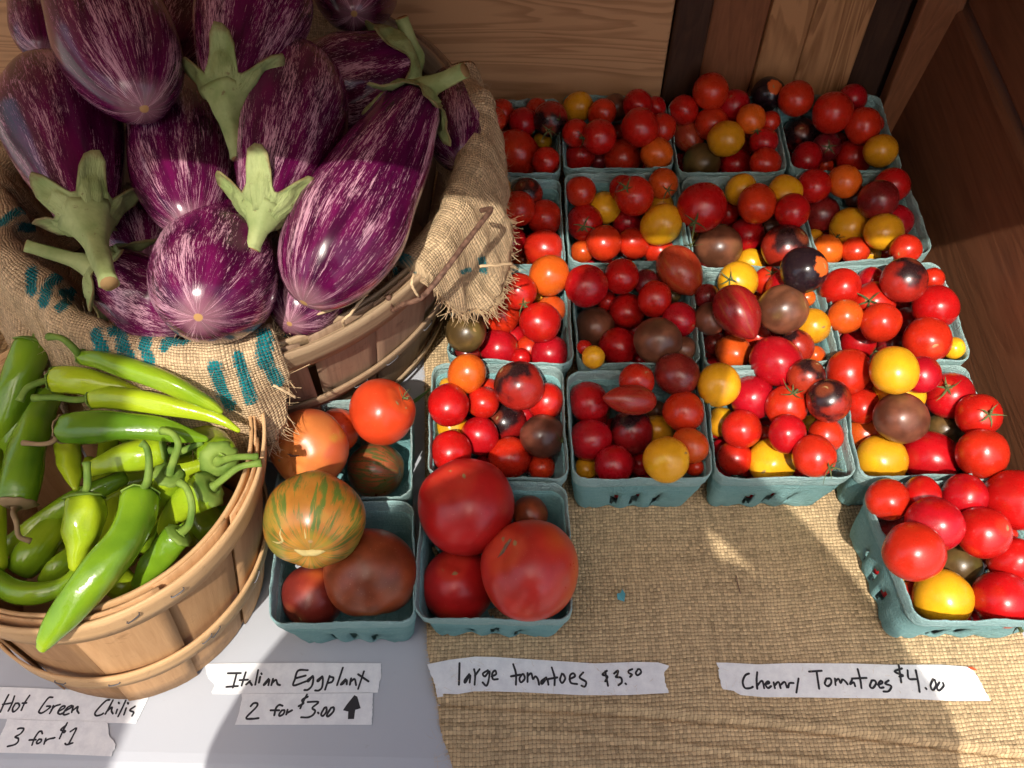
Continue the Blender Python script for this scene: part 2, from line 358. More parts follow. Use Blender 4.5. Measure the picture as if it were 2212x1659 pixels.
MAT['shirt'] = M('shirt_cloth', .9, .1, (.10, .12, .16)).m
MAT['scrap'] = M('pulp_scrap', .9, .1, (.12, .38, .44)).m
MAT['redbit'] = M('tomato_skin', .5, .3, (.6, .08, .02)).m
MAT['leaf'] = M('leaf', .6, .3, (.10, .20, .05)).m
MAT['scarmat'] = M('pale_scar', .7, .2, (.42, .33, .13)).m
MAT['phone'] = M('phone_case', .3, .5, (.02, .02, .02)).m

# ================================================================== setting
g = mk('ground', *box(-30, 30, -30, 30, -.80, -.75), MAT['ground'], smooth=False); g['kind'] = 'structure'

table = thing('folding_table', 'white plastic folding table carrying the baskets and taped price labels', 'table', (0, .45, -.75))
prof = [(.056, -.040)] + [(.068 + .020*math.sin(t) - .012*(1), -.014 - 0 + .014*math.cos(t) - .0) for t in ()]
fr = []                                               # front edge: a rounded nose
for t in np.linspace(math.pi*1.0, math.pi*.5, 9): fr.append((.088 + .034*math.cos(t), -.034 + .034*math.sin(t)))
fr = [(.054, -.050)] + fr + [(.30, 0.0), (.60, 0.0), (.86, 0.0), (.86, -.050)]
V, F = [], []
xs = [-1.05, -.6, 0, .6, 1.05]
for x in xs:
    for (y, z) in fr: V.append((x, y, z))
n = len(fr)
for i in range(len(xs)-1):
    for k in range(n): F.append((i*n+k, (i+1)*n+k, (i+1)*n+(k+1) % n, i*n+(k+1) % n))
F.append(tuple(range(n))); F.append(tuple(range((len(xs)-1)*n, len(xs)*n))[::-1])
localise(mk('tabletop', V, F, MAT['table'], table, smooth=False))
for x in (-.9, .9):
    for y in (.16, .76):
        c = np.array([(x, y, -.045), (x*.98, y, -.4), (x*.97, y, -.75)])
        localise(mk('leg', *tube(c, [.014]*3, 10)[:2], MAT['steel'], table))

# back wall: leans back like the side of a crate
LEAN = math.tan(rad(6)); Y0 = .7225
def wall_board(parent, x0, x1, z0, z1, mat, set_back=0.0, thick=.018, name='plank'):
    V, F = box(x0, x1, 0, thick, z0, z1)
    V = [(x, Y0 + set_back + y + z*LEAN, z) for x, y, z in V]
    o = localise(mk(name, V, F, mat, parent, smooth=False)); bevel(o, .0025); return o
bw = thing('plank_wall', 'leaning back wall of pine boards and dark posts behind the baskets', 'wall', (0, .73, 0))
for z0, z1 in ((.001, .30), (.302, .612)): wall_board(bw, -1.0, .1425, z0, z1, MAT['wall'])
for x0, x1, mt, sb, nm in ((.1440, .1785, 'darkplank', -.006, 'post'), (.1795, .2355, 'redplank', .004, 'plank'), (.2362, .2780, 'plank', 0, 'plank'),
                       (.2786, .3355, 'plank', .002, 'plank'), (.3365, .3745, 'darkplank', .012, 'plank'), (.3755, .4150, 'redplank', -.010, 'post')):  # the set-back dark board is a dark gap, its shade put into the colour
    wall_board(bw, x0, x1, .001, .612, MAT[mt], sb, name=nm)

wall_board(bw, -1.0, .46, .001, .612, MAT['darkplank'], .032, .01, 'backing_board')  # added behind the planks to keep sky from showing through their gaps
# side wall on the right, leaning outwards
sw = thing('side_wall', 'dark reddish board wall at the side of the stall', 'wall', (.40, .5, 0))
XS = .392; SLX = math.tan(rad(6))
for z0, z1 in ((.001, .166), (.170, .39), (.393, .61)):
    V, F = box(0, .02, .262, .745, z0, z1)
    V = [(XS + x + z*SLX + (.007 if z0 > .1 else 0), y + z*LEAN*(y > .5), z) for x, y, z in V]
    o = localise(mk('plank', V, F, MAT['sideboard'], sw, smooth=False)); bevel(o, .004)

# stall roof overhead: its front edge shades the back rows
rf = thing('stall_roof', 'low board roof over the back of the stall, out of view', 'roof', (0, .3, .62))
RZ = .62; RY = .568 + RZ*SUN[1]/SUN[2]
for i in range(4):
    y0 = RY + i*(.90-RY)/4
    o = localise(mk('board', *box(-1.3, 1.3, y0, y0 + (.90-RY)/4 - .003, RZ, RZ + .02), MAT['wall'], rf, smooth=False))

# added unseen board screen, put in to shade the left of the table
sc_ = thing('added_shade_screen', 'added tall board screen, out of view, that only shades the table', 'screen', (-.55, -.46, -.75))
for k in range(3):
    o = localise(mk('board', *box(-.725 + .112*k, -.725 + .112*k + .109, -.47, -.45, -.75, 2.0), MAT['plank'], sc_, smooth=False)); bevel(o, .003)
localise(mk('rail', *box(-.725, -.392, -.449, -.43, .1, .16), MAT['plank'], sc_, smooth=False)); localise(mk('foot', *box(-.80, -.32, -.60, -.475, -.75, -.70), MAT['plank'], sc_, smooth=False))

# ------------------------------------------------------------------ burlap mat
def matz(x, y):
    z = .0035 + .0011*mnoise.noise(Vector((x*16, y*38, 8)))*max(0, min(1, (.16-y)/.05)) + .0009*mnoise.noise(Vector((x*9, y*9, 0))) + .0005*mnoise.noise(Vector((x*23, y*23, 3)))
    f = .128 - .030*(x+.06)/.42 + .004*math.sin(x*9)   # edge of the folded-over hem
    d = y - f
    z += .0030/(1+math.exp(-d/.0007)) - .0034*math.exp(-((d+.001)/.0014)**2) + .0012*math.exp(-((d-.004)/.003)**2)
    f2 = .108 - .022*(x+.06)/.42 + .003*math.sin(x*13+1)
    z += .0016*math.exp(-((y-f2)/.0022)**2) - .0010*math.exp(-((y-f2+.0045)/.0016)**2) + .0010*math.exp(-((y-f2+.016)/.002)**2)
    if y < .088: z -= .034 - math.sqrt(max(0, .034**2 - (.088-y)**2))
    return z
def mat_left(y): return float(np.interp(y, [.05, .082, .1, .166, .3, .45, .70], [-.036, -.044, -.052, -.0685, -.080, -.092, -.105]))
ny, nx = 260, 190; V, F, U = [], [], []
for j in range(ny+1):
    y = .060 + (.700-.060)*(j/ny)**2.1; xl = mat_left(y) + .0012*mnoise.noise(Vector((0, y*60, 0)))
    for i in range(nx+1):
        x = xl + (.388-xl)*i/nx; z = matz(x, y)
        if i < 3: z -= .0028*(1-i/3)**2
        V.append((x, y, z)); U.append((x + .02*y, y - .06*x))
for j in range(ny):
    for i in range(nx):
        q = j*(nx+1)+i; F.append((q, q+1, q+nx+2, q+nx+1))
burl = mk('burlap_mat', V, F, MAT['mat'], uv=U); fv, ff = [], []
def fibre(p, d, ln, wd, curl, rng):
    d = np.array(d)/np.linalg.norm(d); side = np.cross(d, [.3, .2, 1]); side /= np.linalg.norm(side) + 1e-9; c2 = np.cross(d, side); o = len(fv); n_ = 5
    k1, k2 = rng.uniform(-curl, curl), rng.uniform(-curl, curl)
    for i in range(n_):
        s = i/(n_-1); c_ = p + d*ln*s + (side*k1 + c2*k2)*ln*s*s; w2 = wd*(1-.6*s); fv.append(c_-side*w2); fv.append(c_+side*w2); fv.append(c_ + c2*w2*1.5)
    for i in range(n_-1):
        for k in range(3): a_, b_ = o+i*3+k, o+i*3+(k+1) % 3; ff.append((a_, b_, b_+3, a_+3))
rng = random.Random(8)
for _ in range(420):
    y = rng.uniform(.075, .45); x = mat_left(y); fibre(np.array([x+.001, y, matz(x, y)-.001]), (-1, rng.uniform(-.6, .6), rng.uniform(-.1, .25)), rng.uniform(.001, .004), .00018, .6, rng)
for _ in range(2600):
    x, y = rng.uniform(-.06, .38), .08 + .30*rng.random()**1.5; a_ = rng.uniform(0, 6.28); fibre(np.array([x, y, matz(x, y)+.0002]), (math.cos(a_), math.sin(a_), rng.uniform(.05, .5)), rng.uniform(.003, .010), .00009, .8, rng)
o = mk('stray_threads', fv, ff, MAT['fibre'], burl); o['kind'] = 'stuff'
tag(burl, 'tan woven burlap mat spread on the table under the tomato baskets', 'burlap')

# ================================================================== pulp baskets
BH = .080
def quad(*c): return [P(x, y, BH)[:2] for x, y in c]   # back-left, back-right, front-right, front-left
BASK = {
 'r0c0': quad((1046,214),(1208,214),(1212,374),(1030,374)), 'r0c1': quad((1216,204),(1436,206),(1458,362),(1217,364)),
 'r0c2': quad((1441,214),(1668,207),(1706,371),(1466,375)), 'r0c3': quad((1672,205),(1899,203),(1952,369),(1711,368)),
 'r1c0': quad((1028,379),(1212,386),(1223,573),(1015,572)), 'r1c1': quad((1217,374),(1464,371),(1496,561),(1228,570)),
 'r1c2': quad((1471,381),(1704,378),(1768,577),(1501,579)), 'r1c3': quad((1711,374),(1957,374),(2021,545),(1774,572)),
 'r2c0': quad((990,577),(1228,578),(1241,787),(961,774)), 'r2c1': quad((1232,574),(1496,584),(1513,784),(1247,788)),
 'r2c2': quad((1506,586),(1772,585),(1814,778),(1521,796)), 'r2c3': quad((1781,577),(2028,563),(2105,778),(1820,779)),
 'r3c0': quad((932,783),(1217,790),(1230,1037),(922,1028)), 'r3c1': quad((1222,800),(1512,798),(1543,1033),(1236,1036)),
 'r3c2': quad((1519,801),(1806,791),(1853,1030),(1548,1034)), 'r3c3': quad((1815,789),(2085,786),(2184,1020),(1858,1034)),
 'r4c3': quad((1864,1046),(2190,1030),(2320,1342),(1985,1343)),
 't1': quad((632,866),(893,860),(888,1073),(588,1078)), 't2': quad((598,1086),(896,1081),(896,1345),(577,1349)), 't3': quad((909,1036),(1226,1043),(1241,1342),(892,1336)),
}
ROWN = ['back row against the plank wall', 'second row from the plank wall', 'third row from the plank wall', 'fourth row from the plank wall']
COLN = ['nearest the eggplants', 'second from the eggplants', 'third from the eggplants', 'by the side wall']
def bname(k):
    if k == 'r4c3': return 'lone basket ahead of the rows'
    if k[0] == 't': return {'t1': 'basket touching the eggplant basket', 't2': 'basket on the bare white table', 't3': 'basket behind the large tomatoes label'}[k]
    r, c = int(k[1]), int(k[3])
    return ['back row', 'second row', 'third row', 'fourth row'][r] + ' basket ' + COLN[c]
path = []                                              # rounded square, (u, v, side, t)
cr_ = .20; ns = 22
for s in range(4):
    ang = [math.pi*1.5, 0, math.pi*.5, math.pi][s]     # starts with the front side
    for k in range(ns):
        t = k/ns; q = (-1 + cr_ + (2-2*cr_)*t, -1.0)
        path.append((q, s, t))
    for k in range(6):
        a = -math.pi/2 + (k/6)*math.pi/2; path.append(((1-cr_ + cr_*math.cos(a), -1+cr_ + cr_*math.sin(a)), s, -1))
def rot(q, s):
    x, y = q
    for _ in range(s): x, y = -y, x
    return x, y
path = [(rot(q, s), s, t) for q, s, t in path]; NP = len(path)
bask_obj = {}
for bi, (key, q) in enumerate(BASK.items()):
    q = [np.array(p) for p in q]; cen = sum(q)/4
    tipz = .0045 if key not in ('t1', 't2') else .0008
    def at(u, v, sh, z):
        u2, v2 = (u*sh+1)/2, (v*sh+1)/2
        p = (q[0]*(1-u2) + q[1]*u2)*v2 + (q[3]*(1-u2) + q[2]*u2)*(1-v2)
        return np.array([p[0], p[1], z])
    gname = 'turquoise moulded pulp produce baskets'
    lab = {'r4c3': 'turquoise pulp cherry tomato basket standing alone in front of the side wall',
           't1': 'turquoise pulp basket of large tomatoes touching the wooden eggplant basket',
           't2': 'turquoise pulp basket with the green striped tomato on bare white table',
           't3': 'turquoise pulp basket heaped with big red tomatoes behind the large tomatoes label'}.get(key) or \
          'turquoise pulp basket of cherry tomatoes, %s, %s' % (ROWN[int(key[1])], COLN[int(key[3])])
    b = thing('pulp_basket', lab, 'basket', (cen[0], cen[1], tipz), gname); bask_obj[key] = b
    sd = bi*7.3
    def ring(z, sh, out=0.0, flut=0.0, nz=0.0):
        R = []
        for (uv_, s, t) in path:
            p = at(uv_[0], uv_[1], sh, z)
            if flut and t >= 0:
                w_ = math.cos((t-.5)*2*math.pi*3.6)
                d = (p[:2]-cen); d /= np.linalg.norm(d); p[:2] -= d*flut*(.5+.5*w_)
            wob = mnoise.noise(Vector((uv_[0]*2.2+sd, uv_[1]*2.2, z*30)))
            d = (p[:2]-cen); d /= np.linalg.norm(d); p[:2] += d*(wob*.0016 + .0007*mnoise.noise(Vector((uv_[0]*11+sd, uv_[1]*11, z*90))))
            if nz: p[2] += nz*(mnoise.noise(Vector((uv_[0]*3+sd, uv_[1]*3, 5))) + .55*mnoise.noise(Vector((uv_[0]*17+sd, uv_[1]*17, 9))))
            R.append(p)
        return R
    # rim: a rolled lip
    rv, rf_ = [], []
    rr = [ring(BH-.0165, .962), ring(BH-.016, .978), ring(BH-.014, .985), ring(BH-.002, .996, nz=.0016), ring(BH, .991, nz=.0018), ring(BH-.0005, .977, nz=.0018), ring(BH-.004, .966, nz=.0006), ring(BH-.0165, .951)]
    for R in rr: rv += R
    for i in range(len(rr)-1):
        for k in range(NP): k2 = (k+1) % NP; rf_.append((i*NP+k, i*NP+k2, (i+1)*NP+k2, (i+1)*NP+k))
    localise(mk('rim', rv, rf_, MAT['pulprim'], b))
    # tub: tapered fluted walls with three slots a side
    lv = [(BH-.0160, .9565, 0), (.056, .945, .0), (.045, .925, .0006), (.036, .905, .0016), (.030, .894, .0024), (.022, .878, .003), (.014, .862, .0034), (.007, .845, .0034), (.002, .80, .002)]
    tv, tf = [], []
    for z, sh, fl in lv: tv += ring(max(z, 0) + tipz, sh, flut=fl)
    L = len(lv)
    for i in range(L-1):
        for k in range(NP):
            t = path[k][2]; k2 = (k+1) % NP
            slot = t >= 0 and ((3 <= i <= 5 and round(t*ns) in (6, 11, 16)) or (4 <= i <= 6 and round(t*ns) in (5, 10, 15)))
            if not slot: tf.append((i*NP+k, (i+1)*NP+k, (i+1)*NP+k2, i*NP+k2))
    o0 = len(tv); tv += ring(.0015+tipz, .45); tv.append(np.array([cen[0], cen[1], .0015+tipz]))
    for k in range(NP):
        k2 = (k+1) % NP; tf.append(((L-1)*NP+k, o0+k, o0+k2, (L-1)*NP+k2)); tf.append((o0+k, len(tv)-1, o0+k2))
    localise(mk('tub', tv, tf, MAT['pulp'], b, solid=.0016))

# ================================================================== tomatoes
def lathe(fn, n=26, m=18):
    v, f = [], []
    for i in range(1, m):
        th_ = math.pi*i/m
        for k in range(n): v.append(fn(th_, 2*math.pi*k/n))
    v.append(fn(0, 0)); v.append(fn(math.pi, 0)); a, b = len(v)-2, len(v)-1
    for i in range(m-2):
        for k in range(n): k2 = (k+1) % n; f.append((i*n+k, (i+1)*n+k, (i+1)*n+k2, i*n+k2))
    for k in range(n): k2 = (k+1) % n; f.append((a, k, k2)); f.append((b, (m-2)*n+k2, (m-2)*n+k))
    return v, f
def cherry(seed, dent=.04):
    def fn(t, p):
        d = Vector((math.sin(t)*math.cos(p), math.sin(t)*math.sin(p), math.cos(t)))
        r = 1 + .012*mnoise.noise(d*3.0 + Vector((0, seed, 0))) + .055*mnoise.noise(d*1.1 + Vector((seed, 0, 0))) - dent*math.exp(-(t/.22)**2)
        return tuple(d*r)
    return lathe(fn)
def pointed(t, p):
    s, c_ = math.sin(t), math.cos(t)
    z = c_*1.12 if c_ > 0 else c_*1.58
    w_ = s if c_ > 0 else s*(1 - .42*abs(c_)**3.0)
    return (w_*math.cos(p), w_*math.sin(p), z)
def beef(seed, lobes, amp, flat):
    def fn(t, p):
        d = Vector((math.sin(t)*math.cos(p), math.sin(t)*math.sin(p), math.cos(t)))
        sh = max(0, math.cos(t))**2 + .35*max(0, -math.cos(t))**3
        r = 1 + .05*mnoise.noise(d*1.2 + Vector((seed, 3, 0))) + amp*math.sin(t)*math.cos(lobes*p)*(.25+sh) - .13*math.exp(-(t/.33)**2) - .03*math.exp(-((math.pi-t)/.3)**2)
        return (d.x*r, d.y*r, d.z*r*flat)
    return lathe(fn, 40, 28)
SHAPES = {'c%d' % i: cherry(i*5.7) for i in range(4)}
SHAPES['p'] = lathe(pointed); SHAPES['b0'] = beef(1, 5, .02, .90); SHAPES['b1'] = beef(9, 6, .035, .84); SHAPES['b2'] = beef(17, 4, .015, .96)
MESHES = {}
def tmesh(shape, mat):
    if (shape, mat) not in MESHES: MESHES[shape, mat] = mesh('tomato_'+mat, *SHAPES[shape], TM[mat])
    return MESHES[shape, mat]
def calyx_mesh(seed):
    rng = random.Random(seed); V, F = [], []
    for k in range(5):
        a = 2*math.pi*k/5 + rng.uniform(-.25, .25); ln = rng.uniform(.30, .58); curl = rng.uniform(.05, .55); o = len(V); tw = rng.uniform(-.3, .3)
        for i in range(6):
            s = i/5; pol = ln*s; rr = 1.015 + curl*s*s; wd = .062*(1-s)**.7*(.5+s*1.2 if s < .4 else 1) + .004
            c_ = Vector((math.sin(pol)*math.cos(a+tw*s*s), math.sin(pol)*math.sin(a+tw*s*s), math.cos(pol)))*rr
            t_ = Vector((-math.sin(a), math.cos(a), 0))*wd
            V += [tuple(c_-t_), tuple(c_+Vector((0, 0, .018))), tuple(c_+t_)]
        for i in range(5):
            for j in (0, 1): q = o+i*3+j; F.append((q, q+1, q+4, q+3))
    lean = rng.uniform(-.2, .2)
    st = tube(cr([(0, 0, .95), (lean*.3, .02, 1.1), (lean, .05, 1.24)], 3), np.linspace(.055, .06, 7), 7)
    return mesh('calyx', *join([(V, F), st])[:2], MAT['calyx'])
CALYX = [calyx_mesh(i) for i in range(5)]
COLW = {'R': 'red', 'O': 'orange', 'Y': 'golden', 'B': 'dusky brown', 'V': 'olive brown', 'M': 'dark maroon', 'N': 'black-shouldered', 'K': 'glossy black', 'P': 'pointed streaky red'}
SPH = []                                               # placed spheres (centre, radius)
WALLS = {}
for key, q in BASK.items():
    c3 = sum(np.array(p) for p in q)/4; W_ = []
    for i in range(4):
        a_, b_ = np.array(q[i]), np.array(q[(i+1) % 4]); nrm = np.array([-(b_-a_)[1], (b_-a_)[0]]); nrm /= np.linalg.norm(nrm)
        if (c3-a_) @ nrm < 0: nrm = -nrm
        W_.append((a_, nrm))
    WALLS[key] = W_
BYB = {}
def slide(key, x, y, rpx, tol=.93, zmax=.30, rz=None):
    """move a ball up its line of sight from the basket floor until it rests on what is there"""
    z = .006 + .010
    near = SPH
    while z < zmax:
        p = P(x, y, z); r = rpx*depth(p)/FPX; ok = z > r + .007
        if ok and z < BH + .2*r:
            ins = max(0, .0025 + (BH - z)*.11)
            for a_, nrm in WALLS[key]:
                if (p[:2]-a_) @ nrm < r*.80 + ins: ok = False; break
        if ok:
            for c_, r2 in near:
                d = p - c_
                if d @ d < ((r + r2)*tol)**2: ok = False; break
        if ok:                                          # rests on, never hangs beneath, the fruit it covers
            dp = depth(p)
            for x2, y2, rp2, d2 in BYB.get(key, ()):
                if math.hypot(x-x2, y-y2) < .80*(rpx+rp2) and dp > d2: ok = False; break
        if ok:
            BYB.setdefault(key, []).append((x, y, rpx, depth(p))); return p, r
        z += .0012
    return p, r
# hidden lower layer
fill = []
for key, q in BASK.items():
    if key[0] == 't': continue
    q = [np.array(p) for p in q]; cnt = 0
    for i in range(4):
        for j in range(4):
            u_, v_ = .215 + .57*i/3 + random.uniform(-.01, .01), .215 + .57*j/3 + random.uniform(-.01, .01)
            p = (q[0]*(1-u_) + q[1]*u_)*v_ + (q[3]*(1-u_) + q[2]*u_)*(1-v_)
            r = random.uniform(.0088, .0100); c_ = np.array([p[0], p[1], r + .0085]); SPH.append((c_, r)); fill.append((c_, r))
fv, ff = [], []
bs = lathe(lambda t, p: (math.sin(t)*math.cos(p), math.sin(t)*math.sin(p), math.cos(t)), 12, 8)
for c_, r in fill:
    o = len(fv); fv += [tuple(c_ + r*np.array(v)) for v in bs[0]]; ff += [tuple(i+o for i in f_) for f_ in bs[1]]
o = mk('lower_tomatoes', fv, ff, TM['R']); tag(o, 'small tomatoes lying underneath at the bottom of the pulp baskets', 'tomatoes', None, 'stuff')

def cam_dir(dx, dy):
    n2 = min(.98, dx*dx+dy*dy); return RT*dx - UP*dy - FW*math.sqrt(1-n2)
def place(name, shape, mat, p, r, zdir, scale=(1, 1, 1), roll=None):
    o = link(name, tmesh(shape, mat)); o.location = tuple(p); zd = Vector(zdir).normalized()
    o.rotation_mode = 'QUATERNION'
    o.rotation_quaternion = zd.to_track_quat('Z', 'Y') @ Quaternion((0, 0, 1), random.uniform(0, 6.28) if roll is None else roll)
    o.scale = tuple(r*s for s in scale); return o
TOM = {}
def T(key, zf, *rows): TOM.setdefault(key, []).extend((zf, r) for r in rows)
# rows: x, y, radius (or rx, ry), kind, level[, 'c'|'s'|'t', x, y]  (c calyx, s stem scar, t tip)
T('r0c0', ZA, (150,390,100,'R',0),(90,440,92,'R',1),(435,370,88,'R',0),(540,440,128,'N',2,'c',525,545),(320,465,107,'R',1),(190,570,80,'R',0),(275,715,172,'R',3),(470,620,75,'Y',0),(505,775,105,'R',1),(60,790,85,'O',1))
T('r0c1', ZA, (755,345,113,'Y',1),(945,395,105,'R',1),(1045,350,98,'B',0),(1225,325,110,'R',1),(1370,350,80,'R',0),(740,550,105,'R',0),(920,580,128,'R',2,'c',800,608),(1245,505,143,'R',2),(1415,520,108,'R',0),(1075,560,75,'R',0),(765,735,117,'R',1),(920,770,70,'M',0),(1110,745,138,'R',1,'c',1200,655),(1380,715,120,'O',2))
T('r0c2', ZA, (1805,220,134,'R',2),(1595,370,108,'R',1),(1990,330,118,'R',1,'s',1930,290),(1815,475,122,'R',1),(1620,550,118,'P',2,'t',1685,690),(1925,600,132,'Y',2),(1735,785,140,'V',1),(2010,805,122,'R',1))
T('r0c2', ZB, (115,440,110,'O',2,'c',150,545),(255,465,80,'R',0),(215,620,105,'R',1,'s',258,560),(230,790,115,'R',1),(70,640,88,'R',0),(250,245,126,'K',3,'s',270,228))
T('r0c3', ZB, (470,280,130,'R',2),(920,280,105,'R',0),(760,388,150,'R',2),(1000,495,132,'R',1),(1100,480,62,'R',0),(500,565,128,'N',1,'s',475,572),(1140,690,122,'Y',2),(710,660,108,'M',1,'c',690,690),(555,748,115,'R',2),(930,740,132,'R',2),(810,610,62,'R',0),(700,800,60,'R',0))
T('r1c0', ZA, (105,982,110,'Y',1,'s',135,915),(350,1035,120,'N',1,'s',295,992),(280,1150,130,'R',2,'s',222,1170),(490,1222,133,'R',1),(100,1215,90,'R',0),(225,1412,118,'R',1),(485,1465,145,'R',2),(310,1560,75,'O',0),(60,1400,95,'R',0))
T('r1c1', ZA, (775,1012,115,'R',1),(1110,990,100,'R',0),(965,1142,120,'Y',1),(1200,1050,144,'R',2,'c',1130,1020),(1430,952,112,'O',2,'c',1448,1020),(1415,1130,100,'Y',0),(1415,1278,154,'Y',2),(805,1260,136,'R',1,'c',790,1312),(1150,1270,110,'R',0),(790,1490,88,'O',1),(960,1422,133,'R',2),(1200,1425,120,'R',1),(1400,1490,108,'R',0))
T('r1c2', ZA, (1735,1140,183,'R',2,'c',1660,1270),(2045,1000,116,'Y',0),(1940,1190,88,'R',0),(2085,1362,130,'R',1),(1865,1455,174,'B',3),(1665,1390,60,'Y',0))
T('r1c2', ZB, (385,1022,130,'Y',1),(165,1110,148,'R',2),(440,1170,130,'R',2),(270,1305,98,'B',0),(385,1458,172,'N',2,'s',470,1390),(110,1580,106,'Y',1,'s',85,1590))
T('r1c3', ZB, (615,972,125,'R',1),(855,933,121,'O',2),(1230,962,130,'R',1),(1120,1085,146,'M',2),(960,1060,90,'B',0),(660,1190,138,'M',2),(1262,1250,128,'R',1),(895,1292,143,'Y',2,'s',905,1206),(1168,1335,140,'Y',2),(610,1400,80,'Y',0),(715,1482,119,'O',2,'c',760,1395),(940,1482,104,'R',2,'c',990,1425),(1060,1510,76,'Y',0),(1340,1470,112,'R',2,'s',1270,1515),(1160,1500,70,'R',0))
T('r2c0', ZC, (945,250,140,'O',3),(725,365,125,'R',1,'c',755,455),(540,262,80,'B',0),(600,312,60,'R',0),(590,530,138,'R',2,'c',478,455),(880,590,143,'R',2),(960,500,102,'O',1,'s',925,428),(340,660,140,'V',1,'s',415,640),(575,780,135,'R',2,'s',690,748),(690,690,80,'R',0),(800,780,95,'R',0),(950,815,130,'R',1),(880,400,50,'Y',0),(350,825,90,'M',0),(740,850,70,'R',0),(510,390,62,'R',0))
T('r2c1', ZC, (1215,327,147,'R',2,'s',1338,290),(1470,255,122,'R',1),(1880,195,145,'P',3,'t',1985,355),(1650,300,90,'M',0),(1710,420,120,'R',1),(1510,505,120,'R',2),(1275,622,140,'B',1),(1890,568,118,'R',1,'s',1965,630),(1730,722,162,'B',2),(1445,762,132,'R',1),(1920,780,85,'B',0),(1265,840,80,'Y',0),(1835,390,60,'V',0),(1360,430,70,'R',0),(1600,860,60,'R',0),(1200,770,52,'R',0))
T('r2c2', ZE, (470,292,137,'Y',1,'c',385,292),(455,490,152,'P',3,'t',570,705),(800,492,168,'B',3,'s',925,465),(950,210,156,'K',3,'s',1035,205),(690,290,100,'R',0,'c',690,245),(820,335,130,'R',1),(250,410,90,'M',0),(270,560,110,'B',0),(435,802,119,'O',2),(750,870,172,'R',3),(900,762,116,'N',2),(1010,615,122,'Y',1,'s',1040,615),(1030,830,70,'O',0),(610,700,92,'R',1),(970,410,60,'O',0),(300,740,80,'M',0),(620,420,52,'O',0),(720,650,60,'R',0))
T('r2c3', ZE, (1215,337,131,'R',1),(1440,285,92,'R',0,'s',1450,285),(1680,282,152,'N',3,'s',1725,155),(1880,280,82,'R',0),(1455,445,145,'R',1,'c',1375,445),(1905,477,150,'R',2),(1250,547,116,'O',2,'s',1243,440),(1505,590,136,'R',2),(1720,600,120,'R',0),(1650,470,62,'R',0),(1345,740,115,'R',1,'c',1430,795),(1575,755,90,'M',0),(1845,717,158,'R',2,'s',1832,780),(2035,775,75,'Y',1,'s',2050,762),(1210,680,55,'M',0))
T('r3c0', ZC, (345,962,135,'O',2),(725,1047,170,'N',2,'s',620,940),(215,1187,145,'R',1),(465,1172,110,'R',1),(920,1162,126,'R',1),(630,1312,133,'N',2,'s',560,1270),(900,1415,154,'B',2),(240,1350,110,'Y',0,'s',265,1340),(440,1412,130,'R',1),(230,1525,142,'R',2),(655,1572,142,'R',2),(890,1640,92,'R',1),(765,1260,62,'R',0),(200,1045,52,'Y',0),(510,1070,72,'R',0))
T('r3c1', ZC, (1230,1162,140,'R',1),(1580,1015,120,'R',0,'s',1640,970),(1870,962,150,'M',3),(1560,1152,104,'P',2,'t',1340,1135),(1240,1442,147,'R',1),(1920,1237,142,'R',2),(1540,1380,152,'N',3),(1730,1372,106,'Y',1),(1965,1482,122,'O',1),(1797,1587,158,'Y',2,'s',1915,1555),(1420,1622,136,'R',2),(1720,1230,72,'B',0),(1600,1620,70,'R',0),(1210,1650,80,'Y',0),(1310,1285,52,'R',0),(2000,1640,62,'R',0))
T('r3c2', ZE, (335,1042,148,'Y',2),(350,1312,102,'Y',0),(575,1132,150,'R',2),(825,1195,142,'R',2,'c',830,1110),(1130,1157,148,'N',3,'s',1060,1080),(970,985,125,'N',1,'s',1020,910),(500,1362,136,'R',2),(830,1400,130,'R',2),(1110,1408,118,'R',2),(660,1420,82,'R',0),(450,1572,118,'R',1),(715,1602,158,'Y',3,'s',612,1640),(1025,1562,145,'R',2,'c',1085,1625),(990,1320,52,'Y',0),(930,1085,62,'O',0))
T('r3c3', ZE, (1275,945,150,'R',3),(1605,937,166,'Y',4),(1800,967,128,'R',2,'s',1870,890),(2010,1122,160,'R',2,'c',1925,1072),(1640,1110,158,'Y',0),(1660,1282,178,'B',3),(1375,1190,120,'R',1),(1385,1392,124,'O',1,'c',1420,1312),(1965,1372,130,'V',1),(1512,1592,172,'Y',3),(1870,1572,184,'R',3),(2222,1260,148,'R',2,'c',2205,1255),(2245,1545,172,'R',2),(1420,1090,82,'R',0),(1660,1480,62,'R',0))
T('r4c3', ZR, (545,492,140,'R',1),(790,465,130,'R',0),(1100,470,150,'R',1),(1490,495,215,'R',3),(885,672,188,'R',2),(1235,732,177,'R',2,'s',1295,665),(735,872,200,'R',3,'s',900,960),(1060,962,152,'V',1,'c',1150,1085),(950,1207,194,'Y',3),(1370,1215,188,'R',2,'c',1450,1385),(1450,930,152,'R',2),(590,690,110,'M',0),(680,1190,92,'R',0),(650,1040,62,'Y',0),(1430,740,52,'R',0),(1200,930,62,'R',0))
